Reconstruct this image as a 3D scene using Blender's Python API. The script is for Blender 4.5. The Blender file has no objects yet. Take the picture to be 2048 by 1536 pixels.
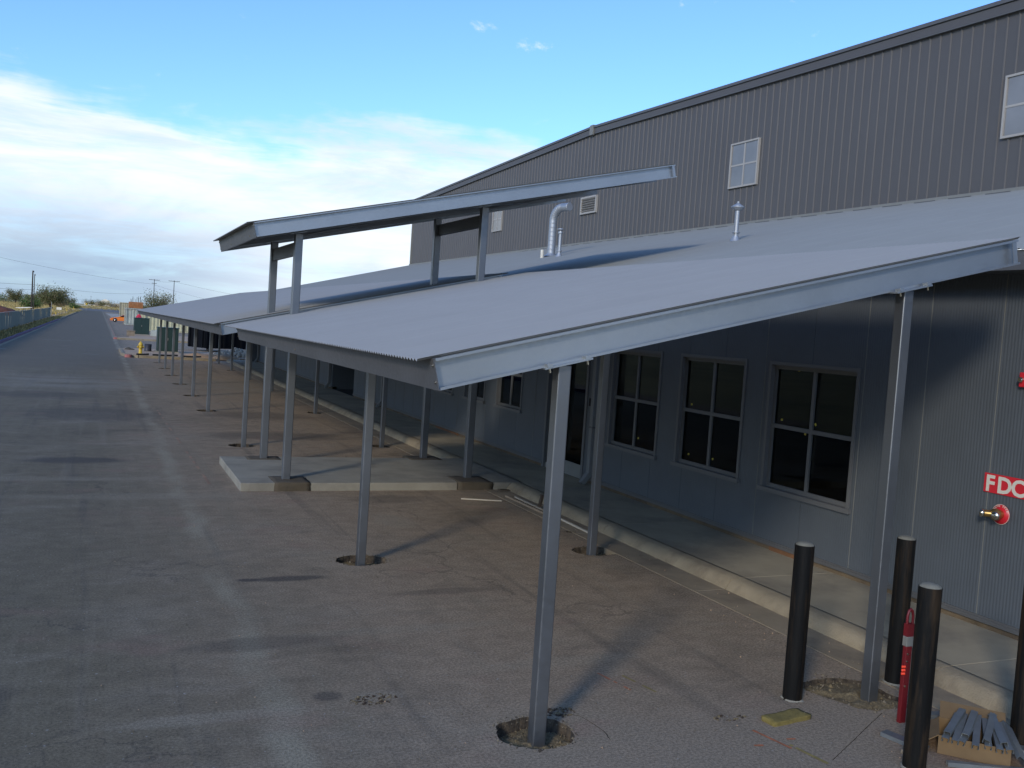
import bpy, bmesh, math, random
from mathutils import Vector, Matrix, noise
from mathutils.geometry import delaunay_2d_cdt
R = math.radians
S = 2.9                      # camera height in metres; layout numbers below are in units of S
random.seed(7)
sc = bpy.context.scene
col = sc.collection
# ------------------------------------------------------------------ camera
cam = bpy.data.cameras.new('camera'); co = bpy.data.objects.new('camera', cam); col.objects.link(co)
yaw, pit, rol = R(23.617), R(-3.1626), R(3.8312)
fw = Vector((math.sin(yaw)*math.cos(pit), math.cos(yaw)*math.cos(pit), math.sin(pit)))
rt = Vector((math.cos(yaw), -math.sin(yaw), 0)); up = rt.cross(fw)
rt2 = rt*math.cos(rol) + up*math.sin(rol); up2 = -rt*math.sin(rol) + up*math.cos(rol)
m = Matrix((rt2, up2, -fw)).transposed().to_4x4(); m.translation = (0, 0, S)
co.matrix_world = m
cam.sensor_width = 36; cam.lens = 1907/2048*36; cam.clip_end = 6000; cam.clip_start = 0.05
sc.camera = co
# ------------------------------------------------------------------ light and sky
SUN = Vector((1, .95, -.55)).normalized()          # direction the light travels
sun = bpy.data.lights.new('sun', 'SUN'); so = bpy.data.objects.new('sun', sun); col.objects.link(so)
sun.energy = 1.5; sun.angle = R(8); sun.color = (1, .93, .84)
so.rotation_euler = SUN.to_track_quat('-Z', 'Y').to_euler(); so.location = (-20, -20, 20)
world = bpy.data.worlds.new('World'); sc.world = world; world.use_nodes = True
sc.view_settings.view_transform = 'Standard'; sc.view_settings.look = 'None'
sc.view_settings.exposure = 0.28; sc.view_settings.gamma = 1
SKY_STRENGTH = 0.15
def build_world():
    nt = world.node_tree; nt.nodes.clear(); N = nt.nodes.new; L = nt.links.new
    def M(op, a, b=None, c=None):
        n = N('ShaderNodeMath'); n.operation = op
        for i, v in enumerate((a, b, c)):
            if v is None: continue
            if isinstance(v, (int, float)): n.inputs[i].default_value = v
            else: L(v, n.inputs[i])
        return n.outputs[0]
    def smooth(v, a, b):
        n = N('ShaderNodeMapRange'); n.interpolation_type = 'SMOOTHSTEP'
        L(v, n.inputs[0]); n.inputs[1].default_value = a; n.inputs[2].default_value = b
        return n.outputs[0]
    def mix(f, a, b, typ='MIX'):
        n = N('ShaderNodeMix'); n.data_type = 'RGBA'; n.blend_type = typ
        if isinstance(f, (int, float)): n.inputs[0].default_value = f
        else: L(f, n.inputs[0])
        for i, v in ((6, a), (7, b)):
            if isinstance(v, tuple): n.inputs[i].default_value = v
            else: L(v, n.inputs[i])
        return n.outputs[2]
    out = N('ShaderNodeOutputWorld'); bg = N('ShaderNodeBackground'); L(bg.outputs[0], out.inputs[0])
    sky = N('ShaderNodeTexSky'); sky.sky_type = 'NISHITA'; sky.sun_disc = False
    sky.sun_elevation = R(21.7); sky.sun_rotation = math.atan2(-SUN.x, -SUN.y)
    sky.air_density = 1.0; sky.dust_density = .6; sky.ozone_density = 1.6
    tint = mix(1.0, sky.outputs[0], (.71, 1.01, 1.50, 1), 'MULTIPLY')
    tc = N('ShaderNodeTexCoord'); sp = N('ShaderNodeSeparateXYZ'); L(tc.outputs['Generated'], sp.inputs[0])
    x, y, z = sp.outputs
    el = M('MULTIPLY', M('ARCSINE', z), 57.2958)
    az = M('MULTIPLY', M('ARCTAN2', x, y), 57.2958)
    den = M('ADD', M('MAXIMUM', z, 0.0), .10)
    cb = N('ShaderNodeCombineXYZ'); L(M('DIVIDE', x, den), cb.inputs[0]); L(M('DIVIDE', y, den), cb.inputs[1])
    def nz(scale, detail, rough, vec, sx=1, sy=1, rot=0, off=(0, 0, 0), dist=0.0):
        mp = N('ShaderNodeMapping'); L(vec, mp.inputs[0]); mp.inputs['Scale'].default_value = (sx, sy, 1)
        mp.inputs['Rotation'].default_value = (0, 0, rot); mp.inputs['Location'].default_value = off
        n = N('ShaderNodeTexNoise'); L(mp.outputs[0], n.inputs[0]); n.inputs['Scale'].default_value = scale
        n.inputs['Detail'].default_value = detail; n.inputs['Roughness'].default_value = rough
        n.inputs['Distortion'].default_value = dist
        return n.outputs[0]
    # sky-angle vector for cloud streaks (azimuth and elevation, in degrees)
    ca = N('ShaderNodeCombineXYZ'); L(az, ca.inputs[0]); L(el, ca.inputs[1])
    streak = nz(.16, 10, .60, ca.outputs[0], .45, 1.9, R(-8), dist=.6)
    fine = nz(.5, 10, .65, ca.outputs[0], .35, 2.2, R(-10), (3, 1, 0), .4)
    broad = nz(.075, 5, .55, ca.outputs[0], 1, 1.6, 0, (7, 2, 0))
    lvl = M('ADD', 10.0, M('MULTIPLY', M('SUBTRACT', broad, .5), 10.0))
    # a broad bump over azimuth 0-10 deg and a slow fall to the right, repeated round the sky by a sine
    lvl = M('ADD', lvl, M('MULTIPLY', M('SINE', M('MULTIPLY', M('ADD', az, 14.0), .085)), 1.6))
    d = M('SUBTRACT', lvl, el)
    d = M('ADD', d, M('MULTIPLY', M('SUBTRACT', streak, .5), 7.0))
    d = M('ADD', d, M('MULTIPLY', M('SUBTRACT', fine, .5), 2.5))
    mask = smooth(d, -.6, 2.2)
    thin = smooth(fine, .22, .62)
    mask = M('MULTIPLY', mask, M('ADD', .62, M('MULTIPLY', thin, .38)))
    wisp = smooth(nz(.33, 8, .6, ca.outputs[0], .8, 1.2, R(20), (11.3, 4.1, 0), .3), .63, .78)
    wisp = M('MULTIPLY', wisp, M('MULTIPLY', smooth(el, 11, 14), .75))
    # cloud colour: white high up and to the right, grey-blue low on the left
    lowg = smooth(el, 7.5, 1.5)
    shade = M('MULTIPLY', lowg, smooth(az, 16, 0))
    k = 1.0/SKY_STRENGTH
    white = (.84*k, .89*k, .95*k, 1); grey = (.33*k, .45*k, .60*k, 1); lav = (.55*k, .68*k, .86*k, 1)
    ccol = mix(M('MULTIPLY', smooth(streak, .40, .66), .75), white, lav)
    ccol = mix(M('MULTIPLY', shade, .96), ccol, grey)
    sk = mix(wisp, tint, white)
    skc = mix(mask, sk, ccol)
    hz = mix(M('MULTIPLY', smooth(el, 1.5, -1.0), .8), skc, (.36*k, .47*k, .60*k, 1))
    L(hz, bg.inputs[0]); bg.inputs[1].default_value = SKY_STRENGTH
build_world()
# ------------------------------------------------------------------ materials
WARM_TINT = (1.10, 1.0, .80)      # warm tint put into base colours to offset the blue sky light
def mat(name, base, rough=.7, metal=0.0, var=.12, vscale=3.0, bump=0.0, bscale=60.0, spec=.5, stretch=(1, 1, 1), dirt=None, dscale=.6, damt=.5, emit=None, warm_base=True):
    m = bpy.data.materials.new(name); m.use_nodes = True; nt = m.node_tree; N = nt.nodes.new; L = nt.links.new
    base = tuple(v*k for v, k in zip(base, WARM_TINT)) if warm_base else base; b = nt.nodes['Principled BSDF']
    tc = N('ShaderNodeNewGeometry'); mp = N('ShaderNodeMapping'); L(tc.outputs['Position'], mp.inputs[0]); mp.inputs['Scale'].default_value = stretch
    n1 = N('ShaderNodeTexNoise'); L(mp.outputs[0], n1.inputs[0]); n1.inputs['Scale'].default_value = vscale; n1.inputs['Detail'].default_value = 6; n1.inputs['Roughness'].default_value = .6
    rg = N('ShaderNodeMapRange'); L(n1.outputs[0], rg.inputs[0]); rg.inputs[1].default_value = .25; rg.inputs[2].default_value = .75
    rg.inputs[3].default_value = 1-var; rg.inputs[4].default_value = 1+var
    mx = N('ShaderNodeMix'); mx.data_type = 'RGBA'; mx.blend_type = 'MULTIPLY'; mx.inputs[0].default_value = 1
    mx.inputs[6].default_value = (*base, 1); L(rg.outputs[0], mx.inputs[7]); c = mx.outputs[2]
    if dirt:
        n2 = N('ShaderNodeTexNoise'); L(mp.outputs[0], n2.inputs[0]); n2.inputs['Scale'].default_value = dscale; n2.inputs['Detail'].default_value = 8; n2.inputs['Roughness'].default_value = .65
        r2 = N('ShaderNodeMapRange'); L(n2.outputs[0], r2.inputs[0]); r2.inputs[1].default_value = .48; r2.inputs[2].default_value = .68; r2.inputs[4].default_value = damt
        m2 = N('ShaderNodeMix'); m2.data_type = 'RGBA'; L(r2.outputs[0], m2.inputs[0]); L(c, m2.inputs[6]); m2.inputs[7].default_value = (*dirt, 1); c = m2.outputs[2]
    L(c, b.inputs['Base Color'])
    b.inputs['Roughness'].default_value = rough; b.inputs['Metallic'].default_value = metal; b.inputs['Specular IOR Level'].default_value = spec
    if bump:
        n3 = N('ShaderNodeTexNoise'); L(mp.outputs[0], n3.inputs[0]); n3.inputs['Scale'].default_value = bscale; n3.inputs['Detail'].default_value = 5
        bp = N('ShaderNodeBump'); L(n3.outputs[0], bp.inputs['Height']); bp.inputs['Strength'].default_value = bump; bp.inputs['Distance'].default_value = .01
        L(bp.outputs[0], b.inputs['Normal'])
    if emit: b.inputs['Emission Color'].default_value = (*emit[0], 1); b.inputs['Emission Strength'].default_value = emit[1]
    return m
def galv(name, base, rough, metal=.8, spang=.10, sscale=38, bmp=.12, spec=.5, var=.12):
    m = mat(name, base, rough, metal, var, 1.1, 0, spec=spec, warm_base=False); nt = m.node_tree; N = nt.nodes.new; L = nt.links.new
    b = nt.nodes['Principled BSDF']; g = N('ShaderNodeNewGeometry')
    v = N('ShaderNodeTexVoronoi'); L(g.outputs['Position'], v.inputs[0]); v.inputs['Scale'].default_value = sscale
    n = N('ShaderNodeTexNoise'); L(g.outputs['Position'], n.inputs[0]); n.inputs['Scale'].default_value = 2.2; n.inputs['Detail'].default_value = 7
    s = N('ShaderNodeSeparateColor'); L(v.outputs['Color'], s.inputs[0])
    a = N('ShaderNodeMath'); a.operation = 'MULTIPLY_ADD'; L(s.outputs[0], a.inputs[0]); a.inputs[1].default_value = spang; a.inputs[2].default_value = rough-.12
    a2 = N('ShaderNodeMath'); a2.operation = 'MULTIPLY_ADD'; L(n.outputs[0], a2.inputs[0]); a2.inputs[1].default_value = .22; L(a.outputs[0], a2.inputs[2])
    L(a2.outputs[0], b.inputs['Roughness'])
    bp = N('ShaderNodeBump'); L(n.outputs[0], bp.inputs['Height']); bp.inputs['Strength'].default_value = bmp; bp.inputs['Distance'].default_value = .02
    L(bp.outputs[0], b.inputs['Normal'])
    return m
MT = {}
MT['galv'] = galv('galvanised_steel', (.40, .41, .40), .42)
MT['post'] = galv('galvanised_tube', (.215, .215, .21), .38, .85)
MT['fascia'] = galv('street_fascia_steel', (.135, .13, .125), .50, .45)  # base darkened to carry the shade on the low street faces
MT['roof'] = galv('corrugated_roof_steel', (.335, .322, .292), .8, .0, .04, 38, .0, .0, .035)
MT['roof2'] = galv('lower_roof_steel', (.295, .292, .262), .8, .0, .04, 38, .0, .0, .035)
MT['duct'] = galv('dull_galvanised_duct', (.42, .43, .43), .52, .7)
MT['siding'] = mat('grey_ribbed_siding', (.086, .104, .136), .5, .1, .08, 2.0)
MT['upper'] = mat('grey_wall_panel_paint', (.086, .086, .096), .55, .0, .06, .5)
MT['trim'] = mat('grey_trim_paint', (.10, .105, .12), .5, .1, .08)
MT['ltrim'] = mat('light_grey_trim_paint', (.19, .20, .21), .55, .0, .08)
MT['spout'] = mat('downspout_paint', (.17, .185, .215), .45, .1, .06)
MT['frame'] = mat('window_frame_grey', (.13, .14, .165), .45, .2, .05)
MT['wframe'] = mat('pale_window_frame', (.35, .35, .37), .5, .0, .05)
MT['gutter'] = mat('gutter_concrete', (.255, .215, .165), .92, 0, .22, 1.8, .5, 80, dirt=(.11, .08, .055), dscale=1.3, damt=.6)
MT['concrete'] = mat('concrete', (.25, .245, .225), .9, 0, .16, 1.6, .5, 90, dirt=(.12, .10, .08), dscale=1.3, damt=.5)
MT['kerb'] = mat('kerb_concrete', (.285, .245, .185), .92, 0, .25, 2.2, .8, 60, dirt=(.13, .095, .06), dscale=1.7, damt=.6)
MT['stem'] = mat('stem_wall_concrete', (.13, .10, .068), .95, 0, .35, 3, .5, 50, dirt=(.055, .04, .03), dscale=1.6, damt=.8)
MT['walk'] = mat('sidewalk_concrete', (.31, .28, .225), .9, 0, .15, 1.2, .4, 90, dirt=(.10, .085, .07), dscale=.9, damt=.5)
MT['mortar'] = mat('rough_footing_concrete', (.085, .072, .055), .95, 0, .3, 6, 1.0, 60, dirt=(.05, .035, .02), dscale=3)
MT['pit'] = mat('pit_gravel', (.17, .138, .085), .95, 0, .6, 34, 1.0, 120, dirt=(.045, .03, .02), dscale=4)
MT['stone'] = mat('grey_stone', (.155, .135, .105), .9, 0, .35, 9)
MT['broken_edge'] = mat('broken_asphalt_edge', (.075, .06, .045), .95, 0, .8, 14, 1.0, 60, dirt=(.02, .015, .012), dscale=9, damt=.8)
MT['soil'] = mat('soil', (.05, .035, .025), .95, 0, .3, 5)
MT['black'] = mat('black_pipe_paint', (.005, .005, .005), .55, .0, .5, 4, .3, 30, spec=.18, stretch=(3, 3, .30), dirt=(.042, .026, .013), dscale=5, damt=.8)
MT['cap'] = mat('bollard_cap_concrete', (.17, .17, .155), .9, 0, .2, 14, .6, 80)
MT['red'] = mat('red_paint', (.15, .008, .012), .45, .0, .12)
MT['signred'] = mat('red_sign_face', (.55, .018, .035), .4, 0, .03)
MT['white'] = mat('white_paint', (.62, .62, .62), .5, 0, .05)
MT['brass'] = mat('brass', (.42, .29, .12), .35, .9, .15)
MT['chrome'] = mat('chrome', (.6, .6, .6), .2, 1.0, .05)
MT['card'] = mat('cardboard', (.155, .105, .055), .85, 0, .15, 6)
MT['wool'] = mat('mineral_wool', (.19, .155, .05), .98, 0, .3, 20, 1.0, 90)
MT['wood'] = mat('weathered_wood', (.23, .19, .15), .85, 0, .25, 5)
MT['bark'] = mat('bark', (.06, .045, .035), .95, 0, .3, 4)
MT['pole'] = mat('utility_pole_wood', (.045, .035, .03), .9, 0, .2, 2)
MT['green'] = mat('dark_green_paint', (.012, .035, .030), .5, 0, .15, 2)
MT['purple'] = mat('faded_purple_kerb_paint', (.075, .030, .105), .8, 0, .3, 2, dirt=(.13, .11, .10), dscale=1.2, damt=.5)
MT['yellow'] = mat('yellow_paint', (.55, .40, .05), .55, 0, .15, 4)
MT['orange'] = mat('orange_car_paint', (.75, .20, .02), .3, 0, .03)
MT['rubber'] = mat('rubber', (.02, .02, .02), .8)
MT['glassdk'] = mat('dark_car_glass', (.01, .012, .015), .1, 0, 0)
MT['cream'] = mat('cream_container_paint', (.50, .50, .36), .6, 0, .15, 1, dirt=(.3, .2, .12), dscale=.8, damt=.3)
MT['bluec'] = mat('pale_blue_container_paint', (.38, .43, .44), .6, 0, .15, 1, dirt=(.25, .18, .12), dscale=.8, damt=.3)
MT['tan'] = mat('tan_container_paint', (.36, .34, .26), .7, 0, .15, 1)
MT['crate'] = mat('rust_orange_crate', (.34, .14, .05), .8, 0, .25, 2)
MT['tarp'] = mat('red_tarp', (.50, .02, .05), .6, 0, .15, 2)
MT['navy'] = mat('blue_black_steel', (.004, .005, .008), .8, .0, .4, 1.5, spec=.1)
MT['drum'] = mat('dark_drum_plastic', (.03, .03, .04), .5)
MT['fence'] = mat('green_privacy_mesh', (.085, .115, .100), .8, 0, .22, 1.0, stretch=(1, 1.6, .3))
MT['steel'] = mat('grey_steel', (.3, .3, .3), .5, .5)
MT['dirt'] = mat('bare_dirt', (.42, .30, .215), .95, 0, .25, .8, .6, 20, dirt=(.16, .13, .10), dscale=.4)
MT['rub'] = mat('broken_concrete', (.36, .33, .30), .95, 0, .3, 3)
MT['rust'] = mat('rust_brown_heap', (.13, .05, .035), .95, 0, .5, 1.2)
MT['brown'] = mat('wet_brown_stain', (.16, .08, .04), .9, 0, .3, 5)
MT['sheen'] = mat('galvanised_stud', (.26, .30, .36), .42, .7, .15, 8)
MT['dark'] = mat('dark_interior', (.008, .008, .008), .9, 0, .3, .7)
MT['stud'] = mat('interior_stud', (.16, .17, .18), .6, .3)
MT['tag'] = mat('yellow_label', (.5, .45, .08), .7)
MT['ppl'] = mat('white_wall', (.75, .73, .70), .8)
MT['paintw'] = mat('worn_white_road_paint', (.30, .30, .30), .85, 0, .35, 3)
MT['paintr'] = mat('faded_red_paint', (.30, .12, .12), .9, 0, .45, 3)
MT['paintr2'] = mat('faded_pink_line', (.25, .165, .12), .9, 0, .35, 2)
MT['orangem'] = mat('orange_marking_paint', (.36, .13, .07), .9, 0, .4, 12)
MT['yellowm'] = mat('yellow_marking_paint', (.22, .18, .07), .9, 0, .4, 12)
MT['leafol'] = mat('olive_leaves', (.10, .115, .045), .8, 0, .35, 1.2)
MT['leafgr'] = mat('green_leaves', (.07, .13, .03), .8, 0, .35, 1.2)
MT['leafdry'] = mat('dry_twigs', (.24, .19, .11), .9, 0, .35, 1.2)
MT['drygrass'] = mat('dry_grass', (.52, .41, .19), .95, 0, .35, .5)  # bright yellow base carries the sunlit look of the distance
MT['weed'] = mat('weeds', (.19, .175, .075), .95, 0, .5, 1.0)
# siding gets its fine vertical corrugation as relief
def siding_ribs():
    m = MT['siding']; nt = m.node_tree; N = nt.nodes.new; L = nt.links.new; b = nt.nodes['Principled BSDF']
    g = N('ShaderNodeNewGeometry'); w = N('ShaderNodeTexWave'); w.wave_type = 'BANDS'; w.bands_direction = 'Y'; L(g.outputs['Position'], w.inputs[0])
    w.inputs['Scale'].default_value = 8.3; w.inputs['Distortion'].default_value = 0
    bp = N('ShaderNodeBump'); L(w.outputs[0], bp.inputs['Height']); bp.inputs['Strength'].default_value = .28; bp.inputs['Distance'].default_value = .008
    L(bp.outputs[0], b.inputs['Normal'])
siding_ribs()
def glass_mat():
    m = bpy.data.materials.new('window_glass'); m.use_nodes = True; nt = m.node_tree; nt.nodes.clear(); N = nt.nodes.new; L = nt.links.new
    o = N('ShaderNodeOutputMaterial'); mx = N('ShaderNodeMixShader'); t = N('ShaderNodeBsdfTransparent'); t.inputs[0].default_value = (.45, .52, .5, 1)
    g = N('ShaderNodeBsdfGlossy'); g.inputs['Roughness'].default_value = .02; g.inputs[0].default_value = (.40, .46, .48, 1)
    f = N('ShaderNodeFresnel'); f.inputs[0].default_value = 1.45
    L(f.outputs[0], mx.inputs[0]); L(t.outputs[0], mx.inputs[1]); L(g.outputs[0], mx.inputs[2]); L(mx.outputs[0], o.inputs[0])
    return m
MT['glass'] = glass_mat()
MT['upglass'] = mat('reflective_upper_glass', (.22, .225, .25), .15, .2, .3, .5)
STAINS = [(.70, 3.62, .20, .05, 1, .75), (.56, 3.62, .06, .03, 1, .8), (1.42, 4.62, .14, .22, 0, .45), (.30, 2.38, .34, .045, 0, .45), (.72, 2.42, .10, .05, 0, .5), (.60, 2.45, .05, .04, 1, .6),
          (-.32, 2.62, .20, .22, 1, .65), (-.12, 6.6, .40, .18, 1, .7), (.0, 9.4, .75, .8, 1, .45), (-.5, 11.2, .7, .6, 1, .4), (.25, 5.35, .9, .12, 0, .25), (-.2, 5.9, .9, .10, 0, .25), (1.35, 2.55, .35, .06, 0, .35), (1.0, 2.95, .5, .05, 0, .3),
          (1.55, 5.2, .3, .15, 1, .35), (1.4, 8.0, .8, .35, 1, .5), (1.5, 9.6, .7, .5, 1, .45), (.5, 2.9, .3, .09, 1, .4), (1.25, 3.35, .3, .05, 1, .4), (.8, 5.9, .05, .5, 0, .5), (1.0, 3.9, .25, .3, 0, .25), (1.1, 2.1, .3, .22, 0, .25)]
def ground_mat():
    m = bpy.data.materials.new('worn_asphalt'); m.use_nodes = True; nt = m.node_tree; N = nt.nodes.new; L = nt.links.new
    b = nt.nodes['Principled BSDF']; b.inputs['Roughness'].default_value = .88; b.inputs['Specular IOR Level'].default_value = .12
    g = N('ShaderNodeNewGeometry'); sp = N('ShaderNodeSeparateXYZ'); L(g.outputs['Position'], sp.inputs[0]); X, Y, Z = sp.outputs
    def MM(op, a, b_=None):
        n = N('ShaderNodeMath'); n.operation = op
        for i, v in enumerate((a, b_)):
            if v is None: continue
            if isinstance(v, (int, float)): n.inputs[i].default_value = v
            else: L(v, n.inputs[i])
        return n.outputs[0]
    def sm(v, a, b_, lo=0, hi=1):
        n = N('ShaderNodeMapRange'); n.interpolation_type = 'SMOOTHSTEP'; L(v, n.inputs[0])
        n.inputs[1].default_value = a; n.inputs[2].default_value = b_; n.inputs[3].default_value = lo; n.inputs[4].default_value = hi
        return n.outputs[0]
    def nz(scale, det=6, ro=.6, st=(1, 1, 1), off=(0, 0, 0), dist=0):
        mp = N('ShaderNodeMapping'); L(g.outputs['Position'], mp.inputs[0]); mp.inputs['Scale'].default_value = st; mp.inputs['Location'].default_value = off
        n = N('ShaderNodeTexNoise'); L(mp.outputs[0], n.inputs[0]); n.inputs['Scale'].default_value = scale; n.inputs['Detail'].default_value = det
        n.inputs['Roughness'].default_value = ro; n.inputs['Distortion'].default_value = dist
        return n.outputs[0]
    def mix(f, a, b_, t='MIX'):
        n = N('ShaderNodeMix'); n.data_type = 'RGBA'; n.blend_type = t
        if isinstance(f, (int, float)): n.inputs[0].default_value = f
        else: L(f, n.inputs[0])
        for i, v in ((6, a), (7, b_)):
            if isinstance(v, tuple): n.inputs[i].default_value = (*v, 1)
            else: L(v, n.inputs[i])
        return n.outputs[2]
    A = (.160, .129, .081); B = (.29, .218, .145); C = (.280, .220, .152); D = (.100, .079, .052)
    big = nz(.35, 6, .6); band = nz(.50, 8, .66, (.6, 1, 1), (5, 3, 0), .4); sw = nz(1.7, 8, .68, (.55, 1, 1), (1, 8, 0), .6); mot = nz(4.5, 8, .7, (.8, 1, 1), (2, 2, 0), .3)
    fac = sm(MM('ADD', X, MM('MULTIPLY', MM('SUBTRACT', big, .5), 3.6)), -.6, 3.2)
    c = mix(fac, A, B)
    c = mix(MM('MULTIPLY', sm(band, .50, .70), .55), c, (.25, .205, .145))
    c = mix(MM('MULTIPLY', sm(band, .46, .30), .42), c, D)
    c = mix(MM('MULTIPLY', sm(sw, .53, .74), .45), c, (.27, .22, .155))
    c = mix(MM('MULTIPLY', sm(sw, .46, .28), .32), c, (.095, .080, .062))
    c = mix(1, c, sm(mot, .30, .70, .87, 1.13), 'MULTIPLY')
    # long faint tyre tracks along the road and a few slanting across
    tr = nz(2.6, 5, .6, (1, .035, 1), (3, 0, 0), .15); c = mix(MM('MULTIPLY', sm(tr, .54, .66), .30), c, (.22, .182, .122))
    c = mix(MM('MULTIPLY', sm(tr, .44, .32), .30), c, (.075, .068, .058))
    mpr = N('ShaderNodeMapping'); L(g.outputs['Position'], mpr.inputs[0]); mpr.inputs['Rotation'].default_value = (0, 0, R(62)); mpr.inputs['Scale'].default_value = (1, .05, 1)
    n_t = N('ShaderNodeTexNoise'); L(mpr.outputs[0], n_t.inputs[0]); n_t.inputs['Scale'].default_value = 2.4; n_t.inputs['Detail'].default_value = 4
    c = mix(MM('MULTIPLY', sm(n_t.outputs[0], .60, .70), .28), c, (.26, .215, .15))
    # hairline cracks
    vo = N('ShaderNodeTexVoronoi'); vo.feature = 'DISTANCE_TO_EDGE'; vo.inputs['Scale'].default_value = .42
    vm = N('ShaderNodeVectorMath'); vm.operation = 'ADD'; nn_ = N('ShaderNodeTexNoise'); nn_.inputs['Scale'].default_value = 2.2; nn_.inputs['Detail'].default_value = 6; L(g.outputs['Position'], nn_.inputs[0])
    vs_ = N('ShaderNodeVectorMath'); vs_.operation = 'SCALE'; L(nn_.outputs['Color'], vs_.inputs[0]); vs_.inputs['Scale'].default_value = .9
    L(g.outputs['Position'], vm.inputs[0]); L(vs_.outputs[0], vm.inputs[1]); L(vm.outputs[0], vo.inputs[0])
    ck = MM('MULTIPLY', sm(vo.outputs['Distance'], .010, .002), sm(nz(.45, 3, .5, (1, 1, 1), (8, 1, 0)), .50, .60)); c = mix(MM('MULTIPLY', ck, .35), c, (.05, .045, .038))
    # pale dusty band crossing the road at Y 34-42 m
    bd = MM('MULTIPLY', sm(Y, 33, 37), sm(Y, 44, 39)); bd = MM('MULTIPLY', bd, sm(band, .3, .6)); c = mix(MM('MULTIPLY', bd, .6), c, (.24, .205, .15))
    # road beyond is plain asphalt
    rd = MM('MULTIPLY', sm(Y, 42, 50), sm(X, 2.2, 1.0)); c = mix(MM('MULTIPLY', rd, .75), c, (.140, .117, .082))
    # pale longitudinal seam with a wobble
    wob = MM('MULTIPLY', MM('SUBTRACT', nz(.6, 4, .6, (0, 1, 1)), .5), .5)
    dx = MM('ABSOLUTE', MM('SUBTRACT', MM('ADD', X, wob), 1.32))
    seam = MM('MULTIPLY', sm(dx, .22, .03), sm(nz(1.3, 6, .6, (1, .5, 1)), .30, .62)); c = mix(MM('MULTIPLY', seam, .92), c, (.29, .245, .165))
    # stains and dusty spots that lie on the paving
    def spot(cx, cy, rx, ry, colr, amt, ns=2.0, k=.9):
        nonlocal c
        u = MM('DIVIDE', MM('SUBTRACT', X, cx*S), rx*S); v = MM('DIVIDE', MM('SUBTRACT', Y, cy*S), ry*S)
        d = MM('ADD', MM('SQRT', MM('ADD', MM('MULTIPLY', u, u), MM('MULTIPLY', v, v))), MM('MULTIPLY', MM('SUBTRACT', nz(ns, 6, .65, (1, 1, 1), (cx, cy, 0)), .5), k))
        c = mix(MM('MULTIPLY', sm(d, 1.0, .45), amt), c, colr)
    DK = (.070, .060, .050); LT = (.30, .25, .175)
    for a in STAINS: spot(a[0], a[1], a[2], a[3], DK if a[4] else LT, a[5])
    for a in (): pass
    # concrete grey towards the near right corner
    cg = MM('MULTIPLY', sm(MM('ADD', Y, MM('MULTIPLY', MM('SUBTRACT', nz(.9, 5), .5), 2.2)), 6.9, 5.6), sm(X, 2.2, 4.0)); c = mix(MM('MULTIPLY', cg, .85), c, C)
    spot(2.14, 1.72, .27, .22, (.20, .125, .075), .7); spot(1.42, 2.36, .2, .06, (.27, .19, .13), .4)
    # reddish clay film and small patches
    c = mix(MM('MULTIPLY', sm(nz(1.1, 6, .6, (.6, 1, 1), (9, 9, 0)), .56, .72), .35), c, (.27, .165, .12))
    sp2 = nz(45, 3, .6); c = mix(1, c, sm(sp2, .3, .7, .74, 1.26), 'MULTIPLY')
    sp3 = nz(170, 2, .6); c = mix(1, c, sm(sp3, .3, .7, .72, 1.28), 'MULTIPLY')
    c = mix(sm(nz(26, 2, .5, (1, 1, 1), (4, 4, 0)), .70, .76), c, (.36, .33, .28))
    L(c, b.inputs['Base Color'])
    bp = N('ShaderNodeBump'); L(MM('ADD', nz(120, 4), MM('MULTIPLY', nz(9, 5), 1.2)), bp.inputs['Height']); bp.inputs['Strength'].default_value = .4; bp.inputs['Distance'].default_value = .008
    L(bp.outputs[0], b.inputs['Normal'])
    return m
MT['asphalt'] = ground_mat()
MT['field'] = mat('dry_field', (.48, .38, .19), .95, 0, .3, .12, 0, dirt=(.14, .13, .05), dscale=.09, damt=.7)  # pale gold base stands in for sunlight on the far field
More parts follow.
